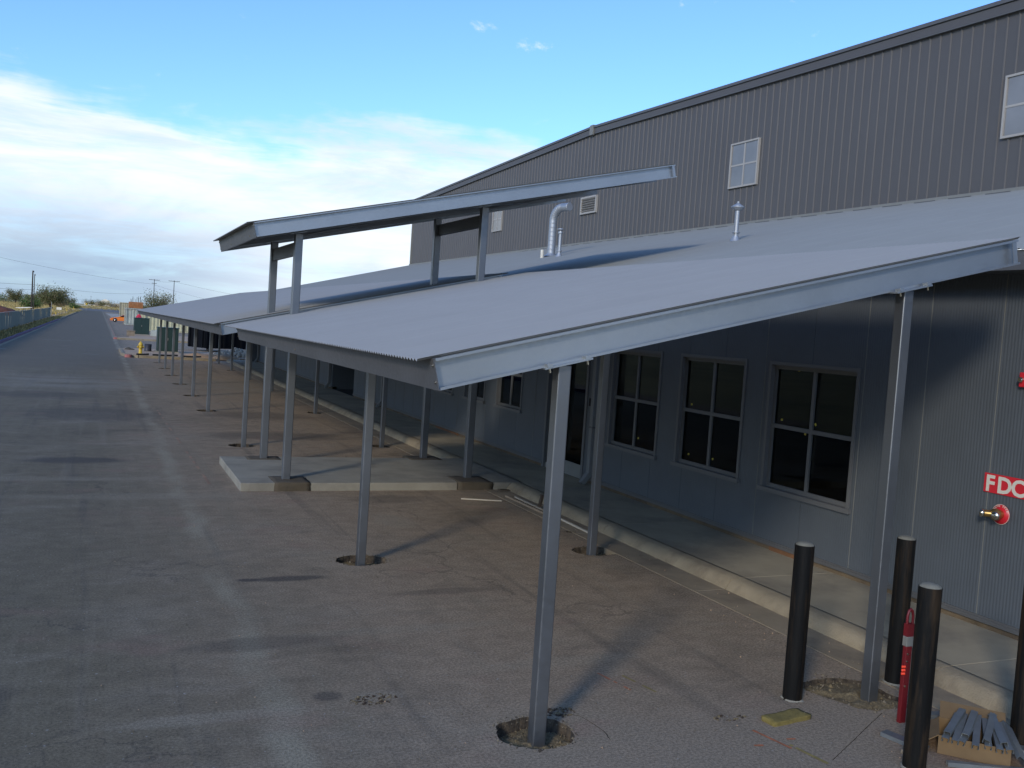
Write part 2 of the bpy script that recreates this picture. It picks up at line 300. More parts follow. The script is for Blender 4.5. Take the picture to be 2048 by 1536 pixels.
# ------------------------------------------------------------------ mesh helpers
class MB:
    def __init__(s): s.v = []; s.f = []; s.mi = []; s.sm = []
    def add(s, vs, fs, mi=0, smooth=False):
        o = len(s.v); s.v += [tuple(p) for p in vs]; s.f += [tuple(o+i for i in f) for f in fs]; s.mi += [mi]*len(fs); s.sm += [smooth]*len(fs)
    def box(s, x0, x1, y0, y1, z0, z1, mi=0, M=None):
        vs = [Vector(p) for p in ((x0, y0, z0), (x1, y0, z0), (x1, y1, z0), (x0, y1, z0), (x0, y0, z1), (x1, y0, z1), (x1, y1, z1), (x0, y1, z1))]
        if M: vs = [M @ p for p in vs]
        s.add(vs, [(0, 3, 2, 1), (4, 5, 6, 7), (0, 1, 5, 4), (1, 2, 6, 5), (2, 3, 7, 6), (3, 0, 4, 7)], mi)
    def tube(s, pts, r, n=10, cap=True, mi=0, smooth=True, r2=None):
        pts = [Vector(p) for p in pts]; rings = []; k = len(pts)
        for i, p in enumerate(pts):
            d = (pts[min(i+1, k-1)]-pts[max(i-1, 0)]).normalized()
            a = d.orthogonal().normalized() if i == 0 else (a - d*a.dot(d)).normalized()
            b = d.cross(a); rr = r[i] if isinstance(r, (list, tuple)) else r
            rings.append([p+(a*math.cos(2*math.pi*j/n)+b*math.sin(2*math.pi*j/n))*rr for j in range(n)])
        vs = [q for rg in rings for q in rg]; fs = []
        for i in range(k-1):
            for j in range(n): fs.append((i*n+j, i*n+(j+1) % n, (i+1)*n+(j+1) % n, (i+1)*n+j))
        s.add(vs, fs, mi, smooth)
        if cap: s.add(rings[0], [tuple(reversed(range(n)))], mi); s.add(rings[-1], [tuple(range(n))], mi)
    def lathe(s, prof, c=(0, 0, 0), n=20, mi=0, ax=None, smooth=True, cap=True):
        c = Vector(c); vs = []; q = Vector((0, 0, 1)).rotation_difference(Vector(ax)) if ax else None
        for r, z in prof:
            for j in range(n):
                p = Vector((r*math.cos(2*math.pi*j/n), r*math.sin(2*math.pi*j/n), z)); vs.append(c+(q @ p if q else p))
        fs = [(i*n+j, i*n+(j+1) % n, (i+1)*n+(j+1) % n, (i+1)*n+j) for i in range(len(prof)-1) for j in range(n)]
        s.add(vs, fs, mi, smooth)
        if not cap: return
        s.add(vs[-n:], [tuple(range(n))], mi); s.add(vs[:n], [tuple(reversed(range(n)))], mi)
    def prism(s, poly, a, b, mi=0):
        """poly: list of 3D points; extruded from offset a to offset b (vectors)"""
        a = Vector(a); b = Vector(b); n = len(poly); vs = [Vector(p)+a for p in poly]+[Vector(p)+b for p in poly]
        s.add(vs, [tuple(reversed(range(n))), tuple(range(n, 2*n))]+[(i, (i+1) % n, n+(i+1) % n, n+i) for i in range(n)], mi)
    def build(s, name, mats, parent=None, fix=True):
        me = bpy.data.meshes.new(name); me.from_pydata(s.v, [], s.f)
        for mm in (mats if isinstance(mats, (list, tuple)) else [mats]): me.materials.append(MT[mm])
        me.polygons.foreach_set('material_index', s.mi); me.polygons.foreach_set('use_smooth', s.sm); me.update()
        if fix and len(s.f) < 20000:
            bm = bmesh.new(); bm.from_mesh(me); bmesh.ops.recalc_face_normals(bm, faces=bm.faces); bm.to_mesh(me); bm.free()
        return link(name, me, parent)
def link(name, me, parent=None, loc=None):
    o = bpy.data.objects.new(name, me); col.objects.link(o)
    if parent: o.parent = parent
    if loc: o.location = loc
    return o
def empty(name, loc=(0, 0, 0), rz=0):
    o = bpy.data.objects.new(name, None); col.objects.link(o); o.location = loc; o.rotation_euler = (0, 0, rz); o.empty_display_size = .2; return o
def tag(o, label=None, cat=None, group=None, kind=None):
    for k, v in (('label', label), ('category', cat), ('group', group), ('kind', kind)):
        if v: o[k] = v
    return o
def bevel(o, w=.01, seg=2):
    md = o.modifiers.new('bevel', 'BEVEL'); md.width = w; md.segments = seg; md.limit_method = 'ANGLE'; return o
def part(name, mats, parent, fn, *a):
    b = MB(); fn(b, *a); return b.build(name, mats, parent)
def P(x, y, z=0): return Vector((x*S, y*S, z*S))
CZ = .047*S                       # height of pad and sidewalk
# ------------------------------------------------------------------ ground, lot with real pits and cracks
XR = 2.25
OUT_POSTS = [2.07, 3.785]; IN_POSTS = [2.055, 3.80]
FAR_OUT = [7.38, 9.95, 11.65, 13.41, 15.08, 16.74, 18.40]
FAR_IN = [7.44, 10.02, 12.78, 14.8, 17.0, 18.95]
PITS = []
def wob_ring(cx, cy, rx, ry, n, seed, amp=.075):
    out = []
    for i in range(n):
        a = 2*math.pi*i/n; k = 1+amp*(noise.noise(Vector((math.cos(a)*1.6+seed, math.sin(a)*1.6, seed*1.7)))*1.6+noise.noise(Vector((math.cos(a)*6+seed, math.sin(a)*6, seed)))*.7)
        out.append((cx+rx*k*math.cos(a), cy+ry*k*math.sin(a)))
    return out
def add_pit(cx, cy, rx, ry, seed, n=44): PITS.append((wob_ring(cx*S, cy*S, rx*S, ry*S, n, seed), (cx*S, cy*S)))
add_pit(1.045, 2.10, .098, .095, 1.3, 60); add_pit(1.05, 3.855, .105, .09, 2.9, 56)
add_pit(2.17, 3.87, .11, .085, 3.3, 56)
for i, y in enumerate(FAR_OUT): add_pit(1.035, y+.01, .095, .10, 5+i*1.7, 28)
for i, y in enumerate([7.44, 10.02, 17.0, 18.95]): add_pit(2.135, y+.01, .075, .09, 25+i*1.7, 28)
def rough_poly(pts, sub=6, amp=.012, seed=0):
    out = []
    for i, p in enumerate(pts):
        q = pts[(i+1) % len(pts)]
        for k in range(sub):
            t = k/sub; x = p[0]+(q[0]-p[0])*t; y = p[1]+(q[1]-p[1])*t
            out.append((x*S+amp*noise.noise(Vector((x*30+seed, y*30, 1)))*2, y*S+amp*noise.noise(Vector((x*30, y*30+seed, 5)))*2))
    return out
PITS.append((rough_poly([(1.955, 2.165), (2.01, 2.03), (2.06, 1.985), (2.17, 1.985), (2.2, 2.03), (2.2, 2.19), (2.10, 2.235), (2.0, 2.225)], 8, .02, 3), (2.10*S, 2.10*S)))
def slot(pts, w, seed=1, sub=8):
    """a crack: thin irregular polygon along a polyline (S units), width in metres"""
    L_, R_ = [], []; dense = []
    for i in range(len(pts)-1):
        for k in range(sub): t = k/sub; dense.append((pts[i][0]+(pts[i+1][0]-pts[i][0])*t, pts[i][1]+(pts[i+1][1]-pts[i][1])*t))
    dense.append(pts[-1])
    for i, p in enumerate(dense):
        a = dense[max(i-1, 0)]; b = dense[min(i+1, len(dense)-1)]; d = Vector((b[0]-a[0], b[1]-a[1])).normalized(); n = Vector((-d.y, d.x))
        j = noise.noise(Vector((i*.9+seed*10, seed, 0)))*w*1.2; ww = w*(.5+.6*abs(noise.noise(Vector((i*.7, seed*3, 2)))))
        c = Vector((p[0]*S, p[1]*S))+n*j; L_.append(tuple(c+n*ww)); R_.append(tuple(c-n*ww))
    return L_+R_[::-1]
SLOTS = [slot([(1.155, 2.165), (1.175, 2.185), (1.205, 2.165), (1.215, 2.12), (1.222, 2.06), (1.212, 2.015)], .006, 1), slot([(1.09, 2.215), (1.115, 2.222), (1.15, 2.20), (1.165, 2.205)], .010, 2),
         slot([(1.70, 1.765), (1.83, 1.838), (1.96, 1.912), (2.06, 1.968)], .005, 4, 10)]
def cdt_sheet(outer, holes, z, depth, name, matn, pts_extra=()):
    vs = []; es = []
    def loop(pl):
        o = len(vs); vs.extend(Vector(p) for p in pl); es.extend((o+i, o+(i+1) % len(pl)) for i in range(len(pl)))
    loop(outer)
    for h in holes: loop(h)
    vs.extend(Vector(p) for p in pts_extra)
    r = delaunay_2d_cdt(vs, es, [], 0, 1e-4)
    ov, of = r[0], r[2]
    def inside(p, pl):
        c = False; n = len(pl); x, y = p
        for i in range(n):
            x1, y1 = pl[i]; x2, y2 = pl[(i+1) % n]
            if (y1 > y) != (y2 > y) and x < (x2-x1)*(y-y1)/(y2-y1)+x1: c = not c
        return c
    fs = []
    for f in of:
        c = sum((ov[i] for i in f), Vector((0, 0)))/len(f)
        if inside(c, outer) and not any(inside(c, h) for h in holes): fs.append(tuple(f))
    b = MB(); b.add([(p.x, p.y, z) for p in ov], fs); wm = 1 if isinstance(matn, list) else 0
    for h in holes:
        n = len(h)
        if depth: b.add([(p[0], p[1], z) for p in h]+[(p[0], p[1], z-depth) for p in h], [(i, n+i, n+(i+1) % n, (i+1) % n) for i in range(n)], wm)
    return b.build(name, matn, fix=False)
LOT = [(-1.95*S, -6), (XR*S, -6), (XR*S, 19.9*S), (14*S, 19.9*S), (14*S, 140*S), (-1.95*S, 140*S)]
lot = cdt_sheet(LOT, [p[0] for p in PITS]+SLOTS, 0, .12, 'parking_lot', ['asphalt', 'broken_edge']); tag(lot, kind='structure')
FR = 2600
ter = cdt_sheet([(-FR, -FR), (FR, -FR), (FR, FR), (-FR, FR)], [[(-1.95*S, -6), (14*S, -6), (14*S, 140*S), (-1.95*S, 140*S)]], -.012, 0, 'ground', 'field'); tag(ter, kind='structure')
b = MB(); b.add([(-1.95*S, -6, -.16), (14*S, -6, -.16), (14*S, 22*S, -.16), (-1.95*S, 22*S, -.16)], [(0, 1, 2, 3)]); tag(b.build('subgrade', 'soil'), kind='structure')
# gravel bed in every pit, domed and lumpy
rnd = random.Random(3)
def pit_bed(ring, c, near, dz=0.0):
    b = MB(); n = len(ring); K = 7 if near else 4; vs = []
    for k in range(K+1):
        t = 1-k/K
        for p in ring:
            x = c[0]+(p[0]-c[0])*t; y = c[1]+(p[1]-c[1])*t
            z = dz-.075+.035*noise.noise(Vector((x*9, y*9, 0)))+.018*noise.noise(Vector((x*30, y*30, 3)))+.02*(1-t)
            vs.append((x, y, z))
    b.add(vs, [(k*n+i, k*n+(i+1) % n, (k+1)*n+(i+1) % n, (k+1)*n+i) for k in range(K) for i in range(n)], 0, True)
    for q in range(170 if near else 12):
        a = rnd.random()*6.28; t = math.sqrt(rnd.random())*.97; p = ring[int(a/6.2832*n) % n]
        x = c[0]+(p[0]-c[0])*t; y = c[1]+(p[1]-c[1])*t; r = rnd.uniform(.004, .011)*(2.2 if rnd.random() < .06 else 1)
        z = dz-.066+.03*noise.noise(Vector((x*9, y*9, 0)))
        vs = [Vector((x, y, z))+Vector(d).normalized()*r*rnd.uniform(.7, 1.3) for d in ((1, 0, 0), (-1, 0, 0), (0, 1, 0), (0, -1, 0), (0, 0, 1), (0, 0, -1))]
        b.add(vs, [(0, 2, 4), (2, 1, 4), (1, 3, 4), (3, 0, 4), (2, 0, 5), (1, 2, 5), (3, 1, 5), (0, 3, 5)], 1 if rnd.random() < .5 else 0)
    tag(b.build('pit_gravel', ['pit', 'stone']), kind='stuff')
    b = MB()      # crumbled rim and spilled bits round the cut
    for q in range(150 if near else 40):
        i = int(rnd.random()*n); p = ring[i]; t = 1+abs(rnd.gauss(0, .07))-.03+(.25*rnd.random() if rnd.random() < .12 else 0)
        x = c[0]+(p[0]-c[0])*t; y = c[1]+(p[1]-c[1])*t; r = rnd.uniform(.004, .014)*(1.8 if rnd.random() < .08 else 1); z = .0 if t > 1.01 else -.03
        vs = [Vector((x, y, z))+Vector(d)*r*rnd.uniform(.6, 1.4) for d in ((1, 0, 0), (-.5, .8, 0), (-.5, -.8, 0), (0, 0, .8))]
        b.add(vs, [(0, 1, 3), (1, 2, 3), (2, 0, 3)], rnd.choice((0, 0, 1)))
    return tag(b.build('pit_rim_crumbs', ['stone', 'broken_edge']), kind='stuff')
for i, (ring, c) in enumerate(PITS): pit_bed(ring, c, i < 3 or i == len(PITS)-1, (.035 if i == len(PITS)-1 else -.02))
def strip(name, matn, poly, z=.004, parent=None):
    b = MB(); b.add([(p[0]*S, p[1]*S, z) for p in poly], [tuple(range(len(poly)))]); return b.build(name, matn, parent)
# worn markings (irregular edged strips)
def ragged(name, matn, p0, p1, w, seed=0, n=26, z=.004, gap=.25):
    b = MB(); d = Vector((p1[0]-p0[0], p1[1]-p0[1]))*S; nn = Vector((-d.y, d.x)).normalized()
    for i in range(n):
        if noise.noise(Vector((i*.55+seed, seed, 0))) < -gap: continue
        t0, t1 = i/n, (i+1)/n; w0 = w*(.7+.5*noise.noise(Vector((i*.8, seed, 4)))); w1 = w*(.7+.5*noise.noise(Vector(((i+1)*.8, seed, 4))))
        o = Vector((p0[0]*S, p0[1]*S)); a = o+d*t0; c = o+d*t1
        b.add([(*(a+nn*w0), z), (*(a-nn*w0), z), (*(c-nn*w1), z), (*(c+nn*w1), z)], [(0, 3, 2, 1)])
    return tag(b.build(name, matn), kind='structure')
ragged('painted_line', 'paintr2', (.63, 5.6), (.56, 10.0), .035, 3.0, 40, .004, -.02)
ragged('painted_line', 'paintr2', (.50, 31.5), (.56, 72), .10, 5.0, 40, .004, .5)
ragged('painted_line', 'paintw', (-1.25, 27.0), (-.58, 26.9), .09, 1.0, 14, .004, .5)
ragged('painted_line', 'paintw', (-.35, 20.6), (.05, 20.4), .05, 2.0, 12, .004, .3)
ragged('painted_line', 'paintw', (-1.9, 21.0), (-1.6, 20.9), .14, 2.5, 8, .004, .5)
ragged('marking_paint', 'orangem', (1.612, 1.965), (1.640, 1.845), .016, 1, 12, .004, .5)
ragged('marking_paint', 'orangem', (1.555, 1.885), (1.580, 1.880), .018, 2, 3, .004, .9)
ragged('marking_paint', 'orangem', (1.665, 1.895), (1.690, 1.890), .015, 2, 3, .004, .9)
ragged('marking_paint', 'yellowm', (1.650, 1.865), (1.672, 1.750), .022, 4, 12, .004, .35)
ragged('marking_paint', 'orangem', (1.405, 2.435), (1.435, 2.29), .012, 6, 10, .004, .15)
ragged('marking_paint', 'yellowm', (1.47, 2.40), (1.50, 2.26), .016, 8, 10, .004, .15)
# ------------------------------------------------------------------ kerb, gutter, sidewalk, pad
kerb = empty('kerb', P(2.4, 0)); tag(kerb, kind='structure')
side = empty('sidewalk', P(2.5, 0)); tag(side, kind='structure')
gut = empty('gutter', P(XR, 0)); tag(gut, kind='structure')
YB = 19.62
def wk(b, x0, x1, y0, y1, z0, z1, nx=1, ny=1): b.box(x0, x1, y0, y1, z0, z1)
def kerb_seg(y0, y1, seed):
    b = MB(); n = max(4, int((y1-y0)/.12)); xb = 2.40*S; h = CZ
    prof = [(0, -.1), (0, .0), (.03, .055), (.06, .095), (.10, .122), (.155, .134), (.23, .136), (.29, .1362), (.29, -.1)]
    vs = []
    for i in range(n+1):
        y = y0+.006+(y1-y0-.012)*i/n
        for j, (px, pz) in enumerate(prof):
            a = .014 if 0 < j < 6 else .0
            vs.append((xb+px+a*noise.noise(Vector((y*3.1, j*.6, seed)))*1.4+a*.6*noise.noise(Vector((y*11, j*1.2, seed))), y, pz+a*.5*noise.noise(Vector((y*7, j, seed+4)))))
    k = len(prof); b.add(vs, [(i*k+j, i*k+j+1, (i+1)*k+j+1, (i+1)*k+j) for i in range(n) for j in range(k-1)], 0, True)
    b.add(vs[:k], [tuple(range(k))]); b.add(vs[-k:], [tuple(reversed(range(k)))])
    o = b.build('kerb_segment', 'kerb'); o.parent = kerb; o.matrix_parent_inverse = Matrix.Translation(-kerb.location); return o
y = -3.0; i = 0
while y < YB*S:
    y1 = y+3.05
    kerb_seg(y, y1, i)
    b = MB(); b.box(2.5*S+.0, 3.0*S, y+.003, y1-.003, -.1, CZ); o = b.build('sidewalk_slab', 'walk'); bevel(o, .004, 1); o.parent = side; o.matrix_parent_inverse = Matrix.Translation(-side.location)
    b = MB(); b.box(XR*S+.003, 2.4*S, y+.005, y1-.005, -.15, .006); o = b.build('gutter_slab', 'gutter'); o.parent = gut; o.matrix_parent_inverse = Matrix.Translation(-gut.location)
    y = y1; i += 1
# pad
pad = tag(empty('entrance_pad', P(.77, 5.47)), kind='structure')
def padpoly(b):
    pts = [(.77, 5.47), (.965, 5.47), (.972, 5.50), (.96, 5.53), (1.155, 5.53), (1.165, 5.50), (1.16, 5.47), (2.07, 5.47), (2.08, 5.53), (2.30, 5.53), (2.31, 5.47), (2.52, 5.47), (2.52, 6.5), (.77, 6.5)]
    b.prism([(p[0]*S, p[1]*S, 0) for p in pts], (0, 0, -.05), (0, 0, CZ))
o = part('pad_slab', 'concrete', None, padpoly); bevel(o, .012); o.parent = pad; o.matrix_parent_inverse = Matrix.Translation(-pad.location)
def lump(name, x0, x1, y0, y1, z0, z1, matn, seed, amp=.015, nx=10, ny=6, parent=None):
    bm = bmesh.new(); bmesh.ops.create_cube(bm, size=1); bmesh.ops.subdivide_edges(bm, edges=bm.edges, cuts=6, use_grid_fill=True)
    for v in bm.verts:
        p = Vector(((x0+x1)/2+v.co.x*(x1-x0), (y0+y1)/2+v.co.y*(y1-y0), (z0+z1)/2+v.co.z*(z1-z0)))
        q = noise.noise_vector(p*7+Vector((seed, 0, 0)))*amp+noise.noise_vector(p*22)*amp*.4; q.z *= .5; v.co = p+q
    me = bpy.data.meshes.new(name); bm.to_mesh(me); bm.free(); me.materials.append(MT[matn])
    for pl in me.polygons: pl.use_smooth = True
    o = link(name, me); o.parent = parent
    if parent: o.matrix_parent_inverse = Matrix.Translation(-parent.location)
    return o
lump('footing_patch', .955*S, 1.165*S, 5.465*S, 5.70*S, -.02, CZ+.004, 'mortar', 1, parent=pad)
lump('footing_patch', 2.075*S, 2.305*S, 5.465*S, 5.70*S, -.02, CZ+.004, 'mortar', 5, parent=pad)
lump('footing_patch', .93*S, 1.15*S, 6.36*S, 6.52*S, .0, CZ+.003, 'mortar', 9, .008, parent=pad)
lump('footing_patch', 2.06*S, 2.30*S, 6.40*S, 6.60*S, .0, CZ+.003, 'mortar', 13, .008, parent=pad)
# ------------------------------------------------------------------ canopies
TH = math.atan(.247); U = Vector((math.cos(TH), 0, math.sin(TH))); Nn = Vector((-math.sin(TH), 0, math.cos(TH))); YV = Vector((0, 1, 0))
PITCH = .0678
def sheet_mesh(name, length, waves, amp=.0085, seg=8, matn='roof', pitch=PITCH):
    """corrugated sheet: local x along slope, y across"""
    b = MB(); n = waves*seg; vs = []
    for i in range(n+1):
        y = i/seg*pitch; z = amp*math.cos(2*math.pi*i/seg)
        for x in (0, length): vs.append((x, y, z))
    for i in range(n+1):
        y = i/seg*pitch; z = amp*math.cos(2*math.pi*i/seg)-.0025
        for x in (0, length): vs.append((x, y, z))
    o = 2*(n+1); fs = [(2*i, 2*i+1, 2*i+3, 2*i+2) for i in range(n)]+[(o+2*i, o+2*i+2, o+2*i+3, o+2*i+1) for i in range(n)]
    b.add(vs, fs, 0, True)
    b.add(vs, [(2*i, 2*i+2, o+2*i+2, o+2*i) for i in range(n)]+[(2*i+1, o+2*i+1, o+2*i+3, 2*i+3) for i in range(n)], 0, False)   # cut ends keep their own vertices
    o_ = b.build(name, matn, fix=False); me = o_.data; bpy.data.objects.remove(o_); return me
def lay_sheets(root, mesh, x, z, y0, y1, waves, slope, name='roof_sheet'):
    w = waves*PITCH; y = y0; k = 0
    q = Matrix.Rotation(-slope, 4, 'Y')
    while y < y1-.05:
        o = link(name, mesh, root); o.matrix_local = Matrix.Translation(Vector((x, y, z))-root.location) @ q; y += w; k += 1
def Lp(b, prof, origin, along, a0, a1, e1, e2, mi=0):
    """extrude profile [(u,v)] in plane e1,e2 along vector"""
    poly = [origin+e1*u+e2*v for u, v in prof]; b.prism(poly, along*a0, along*a1, mi)
CH = lambda h, w, t, lip: [(0, 0), (w, 0), (w, lip), (w-t, lip), (w-t, t), (t, t), (t, h-t), (w-t, h-t), (w-t, h-lip), (w, h-lip), (w, h), (0, h)]
def rel(o, root):
    o.parent = root; o.matrix_parent_inverse = Matrix.Translation(-root.location); return o
def canopy(name, label, X0, Z0, LEN, Y0, Y1, posts, pw, beams, waves, overhang=.10, DEP=.215, sheet_len=None, group=None, far_sheet_cut=0):
    """X0,Z0 top street corner (m)"""
    root = empty(name, (X0, Y0, 0)); tag(root, label, 'canopy', group)
    O = Vector((X0, 0, Z0)); fasY = -1
    def chan(nm, Ya, open_dir, matn='galv'):
        b = MB(); Lp(b, [(u, v) for u, v in CH(DEP, .065, .006, .018)], O-Nn*DEP+YV*Ya, U, .012, LEN, YV*open_dir, Nn); return rel(b.build(nm, matn), root)
    f = chan('end_beam', Y0+.065, -1)
    b = MB()
    for du in (.003,):    # gusset at the upper end of the channel
        b.box(0, .05, 0, .005, 0, DEP-.01)
    e = b.build('end_plate', 'galv'); e.matrix_world = Matrix.Translation(O-Nn*(DEP-.004)+U*(LEN-.07)+YV*(Y0+.006)) @ Matrix.Rotation(-TH, 4, 'Y'); e.parent = root; e.matrix_parent_inverse = Matrix.Translation(-root.location)
    chan('end_beam', Y1-.065, 1)
    # street fascia: flat web outwards, perpendicular to the slope
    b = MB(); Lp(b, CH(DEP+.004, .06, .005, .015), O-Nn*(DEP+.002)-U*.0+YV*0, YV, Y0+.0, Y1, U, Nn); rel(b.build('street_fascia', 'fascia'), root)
    # bolt pairs of the fascia
    for yb in [Y0+.035]+[yy for yy in beams]+[Y1-.035]:
        for vv in (.045, DEP-.055):
            b = MB(); c = O-Nn*vv-U*.001+YV*yb; b.tube([c-U*.010, c+U*.004], .011, 6); rel(b.build('bolt', 'chrome'), root)
    for yy in beams:
        b = MB(); Lp(b, CH(DEP-.03, .06, .005, .015), O-Nn*DEP+YV*yy, U, .08, LEN-.05, YV, Nn); rel(b.build('rafter', 'post'), root)
    k = 5
    for i in range(k):
        u = .25+(LEN-.5)*i/(k-1); b = MB(); Lp(b, CH(.10, .05, .004, .012), O-Nn*.125+U*u, YV, Y0+.1, Y1-.1, U, Nn); rel(b.build('purlin', 'post'), root)
    sl = sheet_len or LEN+overhang
    me = sheet_mesh('roof_sheet', sl, waves)
    p = O-U*overhang+Nn*.0108
    lay_sheets(root, me, p.x, p.z, Y0+.028, Y1+far_sheet_cut, waves, TH)
    for (px, py, zb) in posts:
        ztop = Z0+(px-X0)*math.tan(TH)-DEP/math.cos(TH)-.018
        b = MB(); h = pw/2; pl = [(-h, -h), (h, -h), (h, h), (-h, h)]
        b.box(px-h, px+h, py-h, py+h, zb, ztop); o = rel(b.build('post', 'post'), root); bevel(o, .010, 3)
        # seat plate with clips
        b = MB(); q = Matrix.Translation((px, py, ztop+.006)) @ Matrix.Rotation(-TH, 4, 'Y'); b.box(-.19, .19, -.112, .06, .0, .012, 0, q)
        for sx in (-.15, .15): b.box(sx-.022, sx+.022, -.118, -.065, .010, .034, 0, q)
        s = b.build('seat_plate', 'galv', o)
        for sx in (-.15, .15):
            b = MB(); c = q @ Vector((sx, -.095, 0)); b.tube([c-Nn*.03, c+Nn*.036], .009, 6); b.build('bolt', 'chrome', o)
    return root
pz = -.09
near = canopy('canopy', 'nearest low grey corrugated steel canopy whose open end beam crosses the front of the picture', .703*S, .925*S, 1.888*S, 2.062*S, 5.47*S,
              [(1.045*S, 2.09*S, pz), (1.035*S, 3.81*S, pz), (2.115*S, 2.075*S, pz), (2.125*S, 3.82*S, pz)], .102, [3.79*S], 12, sheet_len=1.888*S+.30*0+.16, group='low canopies along the building')
far = canopy('canopy', 'long low grey corrugated steel canopy beyond the entrance on many slender posts', .703*S, .925*S, 1.96*S, 6.26*S, 20.2*S,
             [(1.045*S, y*S, pz) for y in FAR_OUT]+[(2.14*S, y*S, pz if y not in (12.78, 14.8) else 0) for y in FAR_IN], .10,
             [y*S for y in FAR_OUT], 12, sheet_len=1.96*S+.25, group='low canopies along the building')
# tall canopy over the entrance
TX0, TZ0, TL, TY0, TY1 = .757*S, 1.500*S, 2.745*S, 5.40*S, 7.05*S
tall = canopy('entrance_canopy', 'raised steel canopy on four thick posts standing over the concrete entrance pad', TX0, TZ0, TL, TY0, TY1,
              [], .13, [5.62*S, 6.46*S], 12, overhang=.10, DEP=.235)
TOPZ = lambda x: TZ0+(x-TX0)*math.tan(TH)-.235/math.cos(TH)-.018
for (px, py) in ((1.045, 5.61), (2.205, 5.66), (1.045, 6.44), (2.19, 6.52)):
    x, y = px*S, py*S; w = .066; b = MB(); b.box(x-w, x+w, y-w, y+w, CZ-.02, TOPZ(x)); o = rel(b.build('post', 'post'), tall); bevel(o, .012, 3)
    b = MB(); q = Matrix.Translation((x, y, TOPZ(x)+.006)) @ Matrix.Rotation(-TH, 4, 'Y'); b.box(-.13, .13, -.075, .075, 0, .012, 0, q)
    b.build('seat_plate', 'galv', o)
for px, ya, yb in ((1.045, 5.61, 6.44), (2.20, 5.66, 6.52)):    # tie beams between the post pairs
    b = MB(); x = px*S; z = TOPZ(x)-.12; b.box(x-.035, x+.035, ya*S+.066, yb*S-.066, z-.24, z-.02); rel(b.build('tie_beam', 'fascia'), tall)
for (y0, y1, u0, u1) in ((5.65, 6.9, .1, 1.25), (5.65, 6.9, 1.3, 2.6)):   # slack tension rods under the deck
    b = MB(); O = Vector((TX0, 0, TZ0))-Nn*.20; b.tube([O+U*(u0*S)+YV*(y1*S), O+U*(u1*S)+YV*(y0*S)], .008, 6); rel(b.build('brace_rod', 'galv'), tall)
    b = MB(); b.tube([O+U*(u0*S)+YV*(y0*S), O+U*(u1*S)+YV*(y1*S)], .008, 6); rel(b.build('brace_rod', 'galv'), tall)
# ------------------------------------------------------------------ building
WX = 2.964; wx = WX*S
bld = empty('warehouse_building', (wx, 0, 0)); tag(bld, 'long grey metal warehouse with tall ribbed gable wall and a low roofed front', 'building')
OPEN = []      # y0,y1,z0,z1 in S
WIN = [(3.115, 3.695, .335, .935), (3.885, 4.455, .335, .935), (4.66, 5.215, .335, .935), (6.58, 7.07, .40, .93), (7.33, 7.80, .40, .93), (8.1, 8.57, .40, .93)]
DOOR = (5.53, 6.14, .05, .90); REC = (11.72, 12.92, .047, .98)
OPEN = WIN+[DOOR, REC]
J0 = 2.437; JW = .3245
zb, zt = .078, 1.405
js = [J0+JW*k for k in range(-6, 54)]
js = [j for j in js if j < YB-.02]+[YB]
for a, c in zip(js[:-1], js[1:]):
    ops = [o for o in OPEN if o[0] < c and o[1] > a]
    ys = sorted({a, c, *[v for o in ops for v in (max(o[0], a), min(o[1], c))]})
    for y0, y1 in zip(ys[:-1], ys[1:]):
        if y1-y0 < 1e-5: continue
        mid = (y0+y1)/2; cuts = sorted((o[2], o[3]) for o in ops if o[0] < mid < o[1]); z = zb
        for z0, z1 in cuts+[(zt, zt)]:
            if z0 > z: b = MB(); b.box(wx, wx+.05, y0*S+(.003 if y0 == a else 0), y1*S-(.003 if y1 == c else 0), z*S, z0*S); rel(b.build('siding_panel', 'siding'), bld)
            z = max(z, z1)
    if not any(o[0] < a < o[1] for o in OPEN) and a > 1.0:
        b = MB(); b.box(wx-.004, wx+.01, a*S-.0035, a*S+.0035, zb*S, zt*S); rel(b.build('joint_bead', 'ltrim'), bld)
# stem wall, base trim
def segs(y0, y1, cuts):
    out = []; y = y0
    for c in sorted(cuts):
        if c[0] > y: out.append((y, c[0]))
        y = max(y, c[1])
    if y < y1: out.append((y, y1))
    return out
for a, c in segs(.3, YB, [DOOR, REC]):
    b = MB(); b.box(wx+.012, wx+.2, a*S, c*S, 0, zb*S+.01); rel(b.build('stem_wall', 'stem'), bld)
    b = MB(); b.box(wx-.022, wx+.02, a*S, c*S, zb*S-.03, zb*S+.012); b.box(wx-.012, wx+.02, a*S, c*S, zb*S+.012, zb*S+.035); o = rel(b.build('base_trim', 'trim'), bld)
